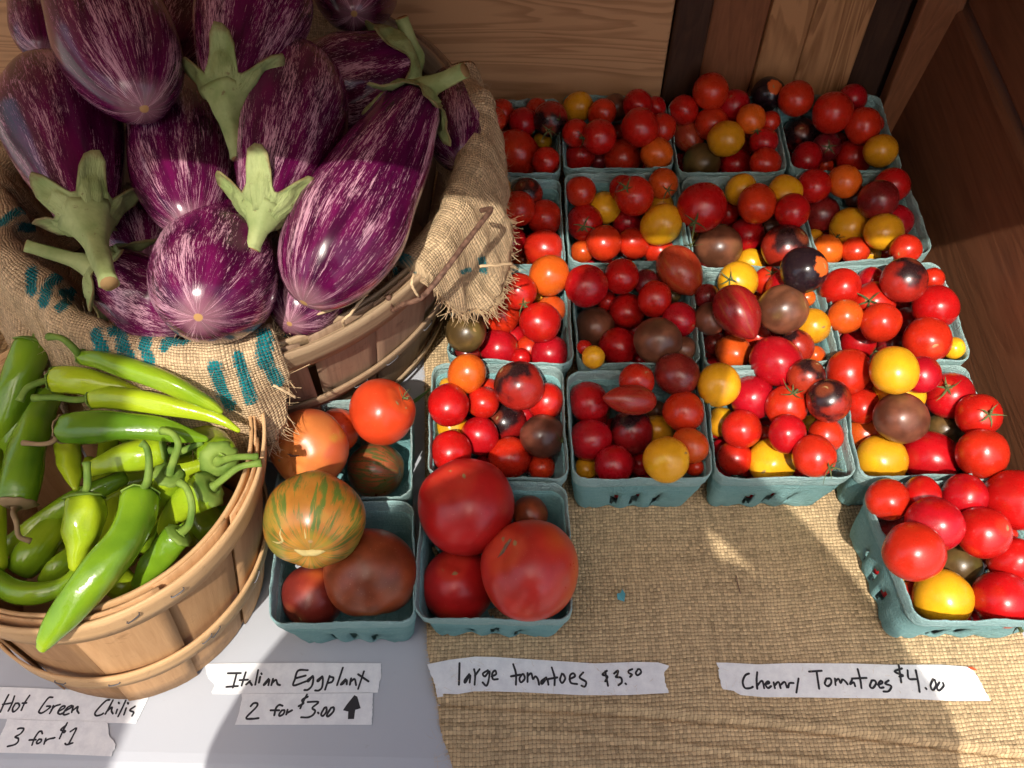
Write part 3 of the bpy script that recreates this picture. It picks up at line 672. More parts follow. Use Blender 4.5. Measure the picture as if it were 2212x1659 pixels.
for key, rows in TOM.items():
    k2px = lambda zf: (zf(1000, 0)[0] - zf(0, 0)[0])/1000
    rows = sorted(rows, key=lambda e: (e[1][4], e[0](e[1][0], e[1][1])[1]))
    made = []
    for zf, e in rows:
        x, y = zf(e[0], e[1]); rp = e[2]*k2px(zf); kind = e[3]
        p, r = slide(key, x, y, rp)
        SPH.append((p, r)); r *= 1.07; mark = e[5] if len(e) > 5 else None
        if mark:
            mx, my = zf(e[6], e[7]); dx, dy = (mx-x)/rp, (my-y)/rp
            ln = math.hypot(dx, dy)
            if mark != 't' and ln > .93: dx, dy = dx*.93/ln, dy*.93/ln
        name = 'cherry_tomato'; sc = (1, 1, 1)
        if mark == 't':
            ln = max(1e-3, math.hypot(dx, dy)); zd = -(RT*dx/ln*.95 - UP*dy/ln*.95 - FW*.25); shape = 'p'; sc = (1, 1, 1.38) if key == 'r3c1' else (1, 1, 1)
        else:
            shape = random.choice(['c0', 'c1', 'c2', 'c3']); zd = None
            if mark: zd = cam_dir(dx, dy)
            else:
                a_ = random.uniform(0, 6.28); zd = RT*math.cos(a_) - UP*math.sin(a_) + FW*random.uniform(.35, 1.2)
                if kind == 'N': zd = RT*random.uniform(-.6, .2) + UP*.9 - FW*.3
                e_ = random.uniform(.97, 1.10); sc = (1/math.sqrt(e_), 1/math.sqrt(e_), e_)
        o = place(name, shape, kind, p, r, zd, sc)
        if mark == 'c' and kind != 'P':
            cx_ = link('calyx', random.choice(CALYX), o); cx_.rotation_euler[2] = random.uniform(0, 6.28)
        made.append((o, kind, mark, r, e[4]))
    # labels: what sets each one apart inside its basket
    med = np.median([q[3] for q in made]); big = max(made, key=lambda q: q[3])
    labs = {}
    for o, kind, mark, r, lev in made:
        size = 'largest ' if o is big[0] and r > med*1.25 else ('small ' if r < med*.72 else '')
        feat = ' with green calyx' if mark == 'c' else (' with stem scar' if mark == 's' and kind != 'K' else '')
        if not feat: feat = ' half buried' if lev == 0 else (' on top' if lev >= 3 else '')
        labs.setdefault(size + COLW[kind] + ' cherry tomato' + feat, []).append((o, kind))
    for lb, os_ in labs.items():
        for o, kind in os_:
            l2 = lb
            if len(os_) > 1:                            # tell look-alikes apart by their most striking neighbour
                nb = [(float((o.location - q[0].location).length) - q[3], q) for q in made if q[0] is not o and q[1] != kind]
                if nb: l2 += ' by ' + COLW[min(nb, key=lambda e: e[0])[1][1]] + ' one'
            if len((l2 + ' ' + bname(key)).split()) > 16: l2 = l2.replace('small ', '').replace('largest ', '').replace(' cherry tomato', ' tomato')
            tag(o, l2 + ', ' + bname(key), 'tomato', 'cherry tomatoes in the ' + bname(key))

# the large tomatoes
BIG = [('t1', (520, 385, 135), 'LO', 'b2', None, 'orange red large tomato half hidden behind two others in the basket touching the eggplant basket'),
       ('t1', (760, 632, 172), 'LS', 'b2', (1.0, .1), 'brown tomato with green and red stripes, lying low in a pulp basket'),
       ('t1', (345, 497, 240), 'LP', 'b1', (-.35, .30), 'pinkish orange large tomato with a cleft scar beside the chili basket'),
       ('t1', (797, 270, 205), 'LO', 'b0', (.75, -.45), 'bright orange red large tomato sitting high against the eggplant basket'),
       ('t2', (372, 1418, 195), 'LD', 'b2', (-.5, .5), 'dark red large tomato lit on one side, low in basket on the white table'),
       ('t2', (728, 1272, 286), 'LK', 'b0', (.1, .99), 'brownish red large tomato beside the green striped one'),
       ('t2', (375, 945, 308), 'LZ', 'b1', (.1, .62), 'green and orange striped large tomato with pale scars'),
       ('t3', (1715, 905, 112), 'LK', 'b2', None, 'brown red large tomato mostly hidden behind two big red tomatoes'),
       ('t3', (1270, 1352, 226), 'LR', 'b2', (-.1, -.75), 'smaller red large tomato lowest of the three, behind the large tomatoes label'),
       ('t3', (1322, 857, 300), 'LR', 'b0', (-.33, -.62), 'big matt red tomato leaning against the back rim of its basket'),
       ('t3', (1718, 1250, 308), 'LB', 'b0', (-.62, -.52), 'big red tomato with orange blush and a brown cleft at its shoulder')]
for key, (x, y, r), mt, shp, sd, lab in BIG:
    px, py = Z5(x, y); p, rr = slide(key, px, py, r*.3472, .95); SPH.append((p, rr*.97))
    zd = cam_dir(*sd) if sd else RT*.3 + FW
    o = place('large_tomato', shp, mt, p, rr*1.02, zd, (1, 1, 1.06)); tag(o, lab, 'tomato', 'large tomatoes')
    def on_skin(pts, rad_px, name, mat, out=.995):
        c3 = []
        for (x_, y_) in pts:
            q_ = Z5(x_, y_); d_ = cam_dir((q_[0]-px)/(r*.3472), (q_[1]-py)/(r*.3472)); c3.append(Matrix.Rotation(0, 3, 'X') @ Vector(d_*rr*out*1.0))
        inv = o.rotation_quaternion.inverted(); sc_ = o.scale
        loc = [inv @ c for c in c3]; loc = [Vector((c.x/sc_[0], c.y/sc_[1], c.z/sc_[2])) for c in loc]
        shp_v = np.array(SHAPES[shp][0]); sn = shp_v/np.linalg.norm(shp_v, axis=1)[:, None]
        loc = [np.array(c.normalized())*float(np.linalg.norm(shp_v[np.argmax(sn @ np.array(c.normalized()))]))*out for c in loc]
        cc_ = cr(loc, 6); n_ = len(cc_); mk(name, *tube(cc_, np.maximum(.002, rad_px/r*np.sin(np.linspace(.12, 3.02, n_))), 8, .3)[:2], mat, o)
    if 'cleft at its' in lab: on_skin([(1478,1148),(1520,1090),(1560,1045),(1605,1010)], 9, 'cleft', MAT['wire']); on_skin([(1492,1120),(1540,1055),(1585,1015)], 8, 'scar', MAT['cut'], 1.0)
    if 'pale scars' in lab: on_skin([(140,1045),(200,1050),(240,1030),(232,985),(245,945)], 9, 'scar', MAT['scarmat']); on_skin([(388,945),(392,1000),(388,1015)], 6, 'scar', MAT['scarmat']); on_skin([(290,1100),(330,1130),(400,1150),(470,1135),(505,1130)], 26, 'scar', MAT['scarmat'], .985)
    if 'cleft scar' in lab: on_skin([(240,520),(280,535),(330,530)], 8, 'scar', MAT['wire'])
    if 'bright orange' in lab:
        cx_ = link('calyx', CALYX[1], o); cx_.scale = (.5, .5, .5); cx_.location = (0, 0, .36)

# ================================================================== wooden baskets
def interp_per(a, tab):
    xs_ = [t[0] for t in tab]; ys_ = [t[1] for t in tab]
    xs_ = [xs_[-1]-360] + xs_ + [xs_[0]+360]; ys_ = [ys_[-1]] + ys_ + [ys_[0]]
    return float(np.interp(a % 360, xs_, ys_))
RT_TAB = [(0,.212),(40,.211),(90,.205),(140,.178),(180,.158),(215,.156),(235,.165),(253,.182),(270,.197),(282,.208),(300,.211),(330,.211)]
BC = np.array([-.2515, .5025]); BZ = .19
def bush(a, h, out=0.0):                              # a in degrees, h 0..1 from base to rim
    R = interp_per(a, RT_TAB); r = R*(.80 + .20*h**.8) + out; t = rad(a)
    return np.array([BC[0] + r*math.cos(t), BC[1] + r*math.sin(t), .002 + BZ*h])
CB, CR_ = np.array([-.298, .2165]), np.array([-.2835, .2450]); CZ = .16
def peck(a, h, out=0.0):
    c_ = CB*(1-h) + CR_*h; r = .0920*(1-h) + .1085*h + out; t = rad(a)
    return np.array([c_[0] + r*math.cos(t), c_[1] + r*math.sin(t), .002 + CZ*h])
def stave(fn, parent, a0, a1, h0, h1, out, mat, seed, na=7, nh=9, thick=.0014):
    V, F, U = [], [], []; am = (a0+a1)/2; rng = random.Random(seed); tilt = rng.uniform(-.8, .8); warp = rng.uniform(-.0012, .0018)
    for j in range(nh):
        h = h0 + (h1-h0)*j/(nh-1)
        for i in range(na):
            s = i/(na-1); a = a0 + (a1-a0)*s + tilt*(h-.5)
            e = (2*s-1); V.append(fn(a, h, out + warp*e*e + .0022*math.sin(h*math.pi)*(e*.4)))
            U.append((s*.05, h*.19))
        if h <= h0 + 1e-6:
            for i in range(na): V[-1-i] = V[-1-i] + np.array([0, 0, rng.uniform(0, .001)])
    for j in range(nh-1):
        for i in range(na-1): q = j*na+i; F.append((q, q+1, q+na+1, q+na))
    return localise(mk('slat', V, F, mat, parent, uv=U, solid=thick))
def hoop(fn, parent, h0, h1, out, mat, a0=0, a1=360, n=120, thick=.0022, wav=.0, seed=0):
    V, F, U = [], [], []
    for i in range(n+1):
        a = a0 + (a1-a0)*i/n; wv = wav*mnoise.noise(Vector((math.cos(rad(a))*2+seed, math.sin(rad(a))*2, seed)))
        for k in range(4):
            h = h0 + (h1-h0)*k/3 + wv; V.append(fn(a, h, out)); U.append((k*.008, rad(a)*.2))
    for i in range(n):
        for k in range(3): q = i*4+k; F.append((q, q+4, q+5, q+1))
    return localise(mk('hoop', V, F, mat, parent, uv=U, solid=thick))
bb = thing('bushel_basket', 'large weathered wooden slat basket lined with burlap holding striped eggplants', 'basket', (BC[0], BC[1], .002))
NB = 24
for k in range(NB):
    a0 = k*360/NB; stave(bush, bb, a0+random.uniform(-.4, .6), a0+360/NB*random.uniform(.90, 1.02), 0.0, 1.0, .0016*(k % 2), MAT['oldveneer'], k)
hoop(bush, bb, .845, .985, .0052, MAT['oldhoop'], wav=.006, seed=1); hoop(bush, bb, .88, 1.0, -.0032, MAT['oldhoop'], seed=2)
hoop(bush, bb, .865, 1.005, .0080, MAT['oldhoop'], 290, 345, 50, seed=3, wav=.01)
hoop(bush, bb, .44, .515, .0052, MAT['oldhoop'], wav=.012, seed=4); hoop(bush, bb, .10, .165, .0052, MAT['oldhoop'], wav=.012, seed=5)
V = [bush(a, 0.02) for a in range(0, 360, 6)]; localise(mk('base', V, [tuple(range(60))], MAT['oldveneer'], bb, smooth=False, solid=.003))
hp = [(*Z6(1062, 735), .196), (*Z6(1090, 835), .180), (*Z6(1125, 840), .183), (*Z6(1180, 800), .196), (*Z6(1330, 745), .208), (*Z6(1500, 545), .221), (*Z6(1700, 280), .225), (*Z6(1860, 75), .224), (*Z6(1868, 45), .222), (*Z6(1800, 58), .216)]
c_ = cr([P(*q) for q in hp], 5); localise(mk('wire_handle', *tube(c_, [.0019]*len(c_), 8)[:2], MAT['wire'], bb))
def staple(fn, parent, a, h, out, da=1.6, dh=0.0):
    c_ = cr([fn(a-da, h-dh, out-.001), fn(a-da*.9, h-dh*.9, out+.0012), fn(a+da*.9, h+dh*.9, out+.0012), fn(a+da, h+dh, out-.001)], 3)
    localise(mk('staple', *tube(c_, [.00045]*len(c_), 5)[:2], MAT['staple'], parent))
for a, h in ((303, .93), (318, .47), (331, .46), (309, .46)): staple(bush, bb, a, h, .0066)

pb = thing('peck_basket', 'pale wooden slat basket heaped with green chilis on the white table', 'basket', (CB[0], CB[1], .002))
NK = 12
for k in range(NK):
    a0 = k*360/NK + 7; stave(peck, pb, a0+random.uniform(-1, 1), a0 + 360/NK*random.uniform(.96, 1.06), 0.0, 1.0, .0024*(k % 2), MAT['veneer'], 100+k)
hoop(peck, pb, .845, .995, .0060, MAT['rimwood'], wav=.006, seed=6); hoop(peck, pb, .86, 1.0, -.0026, MAT['rimwood'], seed=7)
hoop(peck, pb, .30, .415, .0064, MAT['rimwood'], wav=.014, seed=9)
V = [peck(a, 0.02) for a in range(0, 360, 6)]; localise(mk('base', V, [tuple(range(60))], MAT['veneer'], pb, smooth=False, solid=.003))
for a, h, d in ((-62, .93, .03), (-48, .93, .0), (-40, .36, .03), (-44, .37, .02), (-80, .35, .01), (-100, .36, .0), (-15, .36, .02)): staple(peck, pb, a, h, .0074, 2.0, d*.5)

# ------------------------------------------------------------------ burlap liner of the eggplant basket
DROP = [(0,.034),(12,.026),(22,.012),(27,-.03),(55,-.03),(70,.0),(165,.08),(185,.19),(230,.19),(238,.14),(245,.06),(250,.046),(268,.050),(278,.052),(285,.052),(289,.050),(292,.040),(294.5,.015),(296,-.012),(305,-.018),(322,-.016),(325,.0),(329,.036),(334,.052),(341,.056),(348,.052),(353,.042)]
FLARE = [(0,.10),(30,.1),(180,.20),(215,.25),(250,.18),(280,.26),(289,.36),(294,.1),(325,.1),(336,.32),(346,.30),(356,.12)]
RR = .0135
def prof_len(d): return .075 + (math.pi*RR + .012 + d if d > 0 else d)
def sackpt(a, s, n_=True):
    R = interp_per(a, RT_TAB) + .002; fl = interp_per(a, FLARE); t = rad(a)
    zt = BZ + .004 + .006*math.sin(t*5+1)*.5
    if s < .075: q = s/.075; r, z = R - .030 + (.030-RR)*q**.7, zt - .075 + .075*q
    elif s < .075 + math.pi*RR: b_ = (s-.075)/RR; r, z = R - RR*math.cos(b_), zt + RR*math.sin(b_)
    else:
        q = s - .075 - math.pi*RR; r, z = R + RR + q*fl + q*q*1.5*fl, zt - q*math.sqrt(max(.2, 1-fl*fl))
    w_ = mnoise.noise(Vector((math.cos(t)*5, math.sin(t)*5, s*16)))*.008 + mnoise.noise(Vector((math.cos(t)*14, math.sin(t)*14, s*30)))*.0045 + mnoise.noise(Vector((math.cos(t)*40, math.sin(t)*40, s*90)))*.0014
    return np.array([BC[0] + (r+w_)*math.cos(t), BC[1] + (r+w_)*math.sin(t), z + w_*.8])
NA_, NS_ = 760, 56; V, U = [], []
for i in range(NA_+1):
    a = 360*i/NA_; L_ = prof_len(interp_per(a, DROP) + .006*mnoise.noise(Vector((math.cos(rad(a))*20, math.sin(rad(a))*20, 1))) + .002*random.random())
    for k in range(NS_+1): s = L_*k/NS_; V.append(sackpt(a, s)); U.append((rad(a)*.21, s))
V = np.array(V); F = []
for i in range(NA_):
    for k in range(NS_): q = i*(NS_+1)+k; F.append((q, q+1, q+NS_+2, q+NS_+1))
STROKES = [(ZG, 24, [(10,170),(90,95),(190,50)]), (ZG, 26, [(160,190),(420,205)]), (ZG, 20, [(260,292),(400,300)]), (ZG, 32, [(250,540),(255,700)]), (ZG, 32, [(455,585),(380,650),(355,790)]),
 (ZG, 27, [(490,720),(625,690)]), (ZG, 30, [(570,715),(480,835)]), (ZG, 22, [(695,805),(790,780)]), (ZG, 34, [(770,1040),(800,1140),(870,1225)]), (ZG, 32, [(890,1020),(1000,1000)]), (ZG, 37, [(955,1010),(980,1150),(1065,1285)]),
 (ZG, 33, [(1235,975),(1165,1060),(1150,1150),(1190,1265)]), (ZG, 30, [(1300,1150),(1335,1100),(1470,1085)]), (ZG, 38, [(1700,1290),(1750,1450),(1820,1590)]), (ZG, 34, [(1880,1210),(1920,1320),(1980,1550)]),
 (Z6, 46, [(80,1060),(80,1250)]), (Z6, 40, [(95,1250),(180,1400)]), (Z6, 26, [(240,940),(262,1060),(285,1180)]), (Z6, 20, [(385,858),(340,885)]),
 (Z6, 26, [(1180,430),(1260,480),(1340,600)]), (Z6, 26, [(1050,505),(1140,565)]), (Z6, 27, [(1000,705),(1100,668),(1200,670),(1310,690)]), (Z6, 26, [(1800,450),(1812,525)]), (Z6, 14, [(1640,545),(1700,520)])]
q = V - CAM; zc = q @ FW; PX = np.c_[1106 + FPX*(q @ RT)/zc, 829.5 - FPX*(q @ UP)/zc]
paint = np.zeros(len(V))
ks = np.arange(len(V)) % (NS_+1); sv = np.array(U)[:, 1]
vis = sv > .062
for zf, wd, pl in STROKES:
    pts = np.array([zf(*p) for p in pl]); wpx = wd*.2728*1.3
    for a_, b_ in zip(pts[:-1], pts[1:]):
        d = b_-a_; t = np.clip(((PX-a_) @ d)/(d @ d), 0, 1); dist = np.linalg.norm(PX - (a_ + t[:, None]*d), axis=1)
        paint = np.maximum(paint, np.where(vis, np.clip(1.0 - .5*dist/wpx, 0, 1), 0))
me = mesh('burlap_liner', V, F, MAT['sack'], U)
at_ = me.attributes.new('paint', 'FLOAT', 'POINT'); at_.data.foreach_set('value', paint.astype(np.float32))
liner = link('burlap_liner', me); md = liner.modifiers.new('thickness', 'SOLIDIFY'); md.thickness = .0022; md.offset = 0
tag(liner, 'frayed burlap sack with teal painted strokes folded over the eggplant basket rim', 'burlap sack')
# loose fibres: along the torn edge and fuzz over the roll
fv, ff = [], []
def fibre(p, d, ln, wd, curl, rng):
    d = np.array(d)/np.linalg.norm(d); side = np.cross(d, [.3, .2, 1]); side /= np.linalg.norm(side) + 1e-9; c2 = np.cross(d, side); o = len(fv); n_ = 5
    k1, k2 = rng.uniform(-curl, curl), rng.uniform(-curl, curl)
    for i in range(n_):
        s = i/(n_-1); c_ = p + d*ln*s + (side*k1 + c2*k2)*ln*s*s; w2 = wd*(1-.6*s); fv.append(c_-side*w2); fv.append(c_+side*w2); fv.append(c_ + c2*w2*1.5)
    for i in range(n_-1):
        for k in range(3): a_, b_ = o+i*3+k, o+i*3+(k+1) % 3; ff.append((a_, b_, b_+3, a_+3))
rng = random.Random(5)
for i in range(NA_+1):
    a = 360*i/NA_; dd = interp_per(a, DROP); e = V[i*(NS_+1)+NS_]; e1 = V[i*(NS_+1)+NS_-2]; dr = (e-e1)/np.linalg.norm(e-e1)
    nfr = 5 if (275 < a < 300 or 325 < a < 356) else 2
    for _ in range(nfr):
        ln = rng.uniform(.004, .014) if nfr == 5 else rng.uniform(.002, .007)
        fibre(e + np.array([rng.uniform(-.001, .001) for _ in range(3)]), dr + np.array([rng.uniform(-.5, .5) for _ in range(3)]), ln, rng.uniform(.00025, .0007), .8, rng)
for _ in range(8000):
    i = rng.randrange(NA_); k = rng.randrange(int(NS_*.45), NS_); qd = i*(NS_+1)+k
    nrm = np.cross(V[qd+1]-V[qd], V[qd+NS_+1]-V[qd]); nrm /= np.linalg.norm(nrm)+1e-12
    rad_ = V[qd][:2]-BC
    if nrm[2] < 0 and nrm[:2] @ rad_ < 0: nrm = -nrm
    fibre(V[qd], nrm*.6 + np.array([rng.uniform(-1, 1) for _ in range(3)]), rng.uniform(.003, .009), .00011, 1.0, rng)
o = mk('frayed_fibres', fv, ff, MAT['fibre'], liner); o['kind'] = 'stuff'
# loose yarns hanging over the bare rim
for pts in ([(340,975,.190),(400,905,.205),(600,850,.208),(900,720,.210)], [(715,970,.192),(705,930,.204),(760,880,.209),(850,770,.210),(920,690,.21)], [(730,415,.262),(800,470,.252),(900,550,.238),(990,610,.220)], [(1265,560,.226),(1250,640,.226),(1300,735,.214)], [(1790,500,.222),(1900,490,.218),(2050,480,.205)], [(150,1440,.185),(230,1480,.180),(330,1540,.168)]):
    c_ = cr([P(*Z6(x, y), z) for x, y, z in pts], 6); c_ = c_ + RNG.normal(0, .0002, c_.shape)
    mk('loose_yarn', *tube(c_, [.0010]*len(c_), 6, .3)[:2], MAT['fibre'], liner)

# a second burlap cloth bunched up beside the basket
V, F, U = [], [], []; n1_, n2_ = 70, 70
for j in range(n2_+1):
    for i in range(n1_+1):
        x, y = -.66 + .25*i/n1_, .27 + .32*j/n2_; e = max(abs((x+.535)/.125), abs((y-.43)/.16))
        z = .17*max(0, 1-e**4)**.5*(.85 + .25*mnoise.noise(Vector((x*14, y*14, 2)))) + .012*mnoise.noise(Vector((x*45, y*30, 7)))*max(0, 1-e**6) + .0015
        V.append((x + .012*mnoise.noise(Vector((y*20, z*30, 1)))*max(0, 1-e), y, max(.0012, z))); U.append((x*1.6, y + z))
for j in range(n2_):
    for i in range(n1_): q = j*(n1_+1)+i; F.append((q, q+1, q+n1_+2, q+n1_+1))
tag(mk('burlap_cloth', V, F, MAT['mat'], uv=U), 'bunched grey brown burlap cloth beside the eggplant basket behind the chilis', 'burlap')

# ================================================================== eggplants
def eggprof(v, peak, taper):
    if v < peak: r = math.sqrt(max(0, 1-((peak-v)/peak)**2.0))
    else: r = 1 - taper*((v-peak)/(1-peak))**1.5
    if v > .93: r *= math.sqrt(max(0.0, 1-((v-.93)/.075)**2))
    return r
def eggplant(label, tip, stem, rpx, peak=.36, taper=.42, bend=0.0, stemto=None, lobes=5, cal=True, scl=1.0, seed=0):
    a_, b_ = P(*tip), P(*stem); mid = (a_+b_)/2; Rm = rpx*depth(mid)/FPX
    side = np.cross(b_-a_, FW); side /= np.linalg.norm(side)
    vs = np.r_[0, .006, .02, .045, .08, np.linspace(.12, .93, 20), .955, .975, .99, 1.0]
    cl = np.array([a_ + (b_-a_)*v + side*bend*Rm*math.sin(v*math.pi) for v in vs]); rr = np.array([Rm*eggprof(v, peak, taper) for v in vs])
    rr[0] = Rm*.035
    e = thing('eggplant', label, 'eggplant', b_*.5+a_*.5, 'striped eggplants heaped in the lined basket')
    v_, f_, u_ = tube(cl, rr, 40, .075, seed); 
    T_, N_, B_ = frames(cl)
    # v of the uv follows the tip distance
    uu = []
    for i in range(len(vs)):
        for k in range(41): uu.append((k/40, vs[i]))
    uu += [(.5, 0), (.5, 1)]
    localise(mk('body', v_, f_, MAT['eggplant'], e, uv=uu))
    if not cal: return e
    # calyx: a cap with pointed lobes running down the fruit
    Rs = Rm*.20; nk, nt = 50, 12; cv, cf = [], []; rng_ = random.Random(seed); ph = rng_.uniform(0, 6)
    lob = [rng_.uniform(.85, 1.25) for _ in range(lobes)]
    ax = T_[-1]; Lb = np.linalg.norm(b_-a_); lt = min(.25, .66*Rm/Lb)
    if stemto is not None: sdir = P(*stemto) - cl[-1]
    else: sdir = ax*Rm*.9
    for k in range(nk):
        t = 2*math.pi*k/nk; li = (t+ph)/(2*math.pi)*lobes; w_ = abs(math.cos(math.pi*(li % 1)-math.pi*0)) ; lobe = lob[int(li+.5) % lobes]
        ext = lt*(.26 + .74*lobe*w_**2.0)
        for j in range(nt):
            s = j/(nt-1); vv = 1.0 - ext*s
            i0 = np.interp(vv, vs, np.arange(len(vs))); i1 = int(min(len(vs)-2, math.floor(i0))); fr_ = i0-i1
            c_ = cl[i1]*(1-fr_) + cl[i1+1]*fr_; Rb = Rm*eggprof(vv, peak, taper)
            d = math.cos(t)*N_[i1] + math.sin(t)*B_[i1]
            Rc = max(Rb, Rs*(1+.5*s)) + .0016 + (.010*(s-.72)/.28*w_**3*lob[int(li+.5) % lobes] if s > .72 else 0) + .0011*math.cos(t*15+ph)*(.3+s) + .0016*mnoise.noise(Vector((t*4, s*5, seed)))
            cv.append(c_ + d*Rc + ax*(.10*Rm*(1-s)**3))
    for k in range(nk):
        for j in range(nt-1): q_ = k*nt+j; r_ = ((k+1) % nk)*nt+j; cf.append((q_, r_, r_+1, q_+1))
    cp = localise(mk('calyx', cv, cf, MAT['eggcalyx'], e, solid=.0011, uv=[((i_//nt)/nk, (i_ % nt)/(nt-1)) for i_ in range(len(cv))]))
    st0 = cl[-1] - ax*Rm*.10; st = cr([st0, cl[-1] + ax*Rm*.10 + sdir*.18, cl[-1] + sdir*.6 + ax*.05*Rm, cl[-1] + sdir], 5)
    sr = np.interp(np.linspace(0, 1, len(st)), [0, .2, .45, .9, 1], [Rm*.42, Rm*.30, Rm*.17, Rm*.135, Rm*.145])*scl
    sv_, sf_, su_ = tube(st, sr, 14, .10, seed+3, .10, 5); s_ = mk('stem', sv_, sf_, MAT['eggcalyx'], cp)
    ce = tube(np.array([st[-1]-(st[-1]-st[-2])*.12, st[-1]+(st[-1]-st[-2])*.10]), [sr[-1]*.9]*2, 12)
    s2 = mk('cut_end', *ce[:2], MAT['cut'], cp)
    return e
eggplant('dark striped eggplant half hidden at the back beneath others', (340,150,.20), (430,-60,.20), 78, cal=False, seed=1)
eggplant('small dark striped eggplant end poking out behind the topmost one at the wall', (95,115,.225), (75,-60,.22), 62, cal=False, seed=2)
eggplant('shadowed eggplant lying under the others by the burlap roll beside the round one', (625,700,.205), (730,540,.18), 82, cal=False, seed=3)
eggplant('dark eggplant wedged under two larger ones near the green stem', (312,565,.215), (262,420,.20), 68, cal=False, seed=4)
eggplant('eggplant glimpsed low between the round one and its neighbour', (395,610,.185), (360,490,.17), 62, cal=False, seed=5)
eggplant('dark eggplant tucked against the burlap roll next to the cherry tomatoes', (1000,355,.195), (972,170,.185), 70, cal=False, seed=6)
eggplant('eggplant seen end on at the back of the basket by the plank wall', (765,30,.255), (770,-140,.20), 92, .45, .25, cal=False, seed=7)
eggplant('plain dark purple eggplant lying sideways with stem against the basket rim', (625,215,.225), (888,135,.225), 100, .42, .35, stemto=(868,38,.255), seed=8)
eggplant('striped eggplant lying low with pale green stem pointing at the sack roll', (420,700,.195), (215,580,.222), 92, .45, .4, stemto=(55,530,.245), seed=9)
eggplant('large striped eggplant with big green calyx hanging toward the burlap roll', (88,160,.245), (192,478,.262), 124, .38, .60, .08, stemto=(236,612,.268), seed=10)
eggplant('striped eggplant with blossom scar facing out, half in sunlight', (416,496,.258), (375,170,.225), 110, .42, .35, cal=False, seed=11)
eggplant('striped eggplant hanging down with calyx and scarred skin above the others', (590,-90,.30), (492,214,.292), 122, .38, .62, -.05, stemto=(517,342,.275), seed=12)
eggplant('striped eggplant with stem end down, sunlit only at its neck', (655,118,.262), (568,468,.268), 120, .40, .62, .05, stemto=(545,540,.262), scl=.9, seed=13)
eggplant('topmost striped eggplant with star-shaped blossom scar near the burlap', (312,236,.305), (165,-130,.305), 126, .40, .35, seed=14, cal=False)
eggplant('longest striped eggplant sunlit across the middle with thick green stem', (655,655,.238), (905,208,.262), 122, .34, .50, -.04, stemto=(1004,152,.285), seed=15)
eggplant('round striped eggplant with wide tan blossom scar resting on the burlap roll', (428,686,.262), (498,520,.215), 134, .50, .12, cal=False, seed=16)

# ================================================================== chilis
def chili(label, pts, stem, zf=ZF, dry=False, k=.2728, seed=0):
    """pts: x, y, half width, z from the stem end to the tip; stem: x, y, z"""
    ctr = np.array([[*P(*zf(x, y), z), hw*k*depth(P(*zf(x, y), z))/FPX] for x, y, hw, z in pts])
    d0 = ctr[0, :3]-ctr[1, :3]; d0 /= np.linalg.norm(d0); r0 = ctr[0, 3]
    c4 = cr(ctr, 7); n_ = len(c4); cl, rr = c4[:, :3], np.maximum(c4[:, 3], .0004)
    pre = np.array([cl[0] + d0*r0*q for q in (.42, .38, .25)]); pr = [r0*.30, r0*.62, r0*.90]
    dt = cl[-1]-cl[-2]; dt /= np.linalg.norm(dt); rt_ = rr[-1]; post = np.array([cl[-1] + dt*rt_*q for q in (.5, .85, 1.0)]); po = [rt_*.86, rt_*.5, rt_*.15]
    cl = np.vstack([pre, cl, post]); rr = np.r_[pr, rr, po]
    c_ = thing('green_chili', label, 'chili', ctr[len(ctr)//2, :3], 'green chilis heaped in the wooden basket')
    localise(mk('body', *tube(cl, rr*.96, 22, .16, seed, .05, 3)[:2], MAT['chili'], c_, uv=tube(cl, rr, 22)[2]))
    if stem:
        sp_ = [P(*zf(x, y), z) for x, y, z in stem]; b0 = cl[0]
        s4 = cr([b0 - d0*r0*.1, b0 + d0*r0*.12] + sp_, 4)
        sr = np.interp(np.linspace(0, 1, len(s4)), [0, .15, .3, .85, 1], [r0*.50, r0*.36, .0025, .0020, .0027])*(.72 if dry else 1)
        st_ = localise(mk('stem', *tube(s4, sr, 10, .12, seed+5)[:2], MAT['drystem' if dry else 'chilistem'], c_))
        V_, F_ = [], []                                # the little green cap the stem grows from
        T_, N_, B_ = frames(np.array([cl[0], cl[0]-d0*.01, cl[0]-d0*.02]))
        for j, (q, rq) in enumerate(((.46, .30), (.44, .55), (.33, .80), (.20, .97))):
            for i in range(20):
                t = 2*math.pi*i/20; jj = 1 + .08*math.sin(i*2.5+seed)*(j/3); V_.append(ctr[0, :3] + d0*r0*q*1.02 + (N_[0]*math.cos(t) + B_[0]*math.sin(t))*r0*rq*1.03*jj)
        for j in range(3):
            for i in range(20): i2 = (i+1) % 20; F_.append((j*20+i, j*20+i2, (j+1)*20+i2, (j+1)*20+i))
        localise(mk('calyx', V_, F_, MAT['drystem' if dry else 'chilistem'], c_, solid=.0008))
    return c_
# deep layer first
rng = random.Random(3)
for i in range(16):
    a = rng.uniform(0, 6.28); r_ = rng.uniform(0, .05); z = .075 + .03*rng.random(); p0 = np.array([CR_[0]-.004 + r_*math.cos(a), CR_[1] + r_*math.sin(a), z]); b_ = rng.uniform(0, 3.14); d = np.array([math.cos(b_), math.sin(b_), rng.uniform(-.15, .15)])*.038
    pp = [(*proj(p0-d), 40, (p0-d)[2]), (*proj(p0), 44, p0[2]), (*proj(p0+d), 20, (p0+d)[2])]
    chili('dark green chili buried deep in the wooden basket, mostly hidden', pp, None, lambda x, y: (x, y), k=1.0*.85, seed=i+40)
chili('big dark green chili standing at the shaded basket edge by the hanging burlap', [(250,-270,135,.165),(180,-60,150,.160),(80,200,150,.150),(-30,480,110,.130)], [(300,-400,.175),(318,-560,.18)], seed=1)
chili('dark green chili in shade against the burlap roll', [(330,120,120,.140),(200,300,125,.140),(60,480,120,.130),(-60,620,60,.120)], None, seed=2)
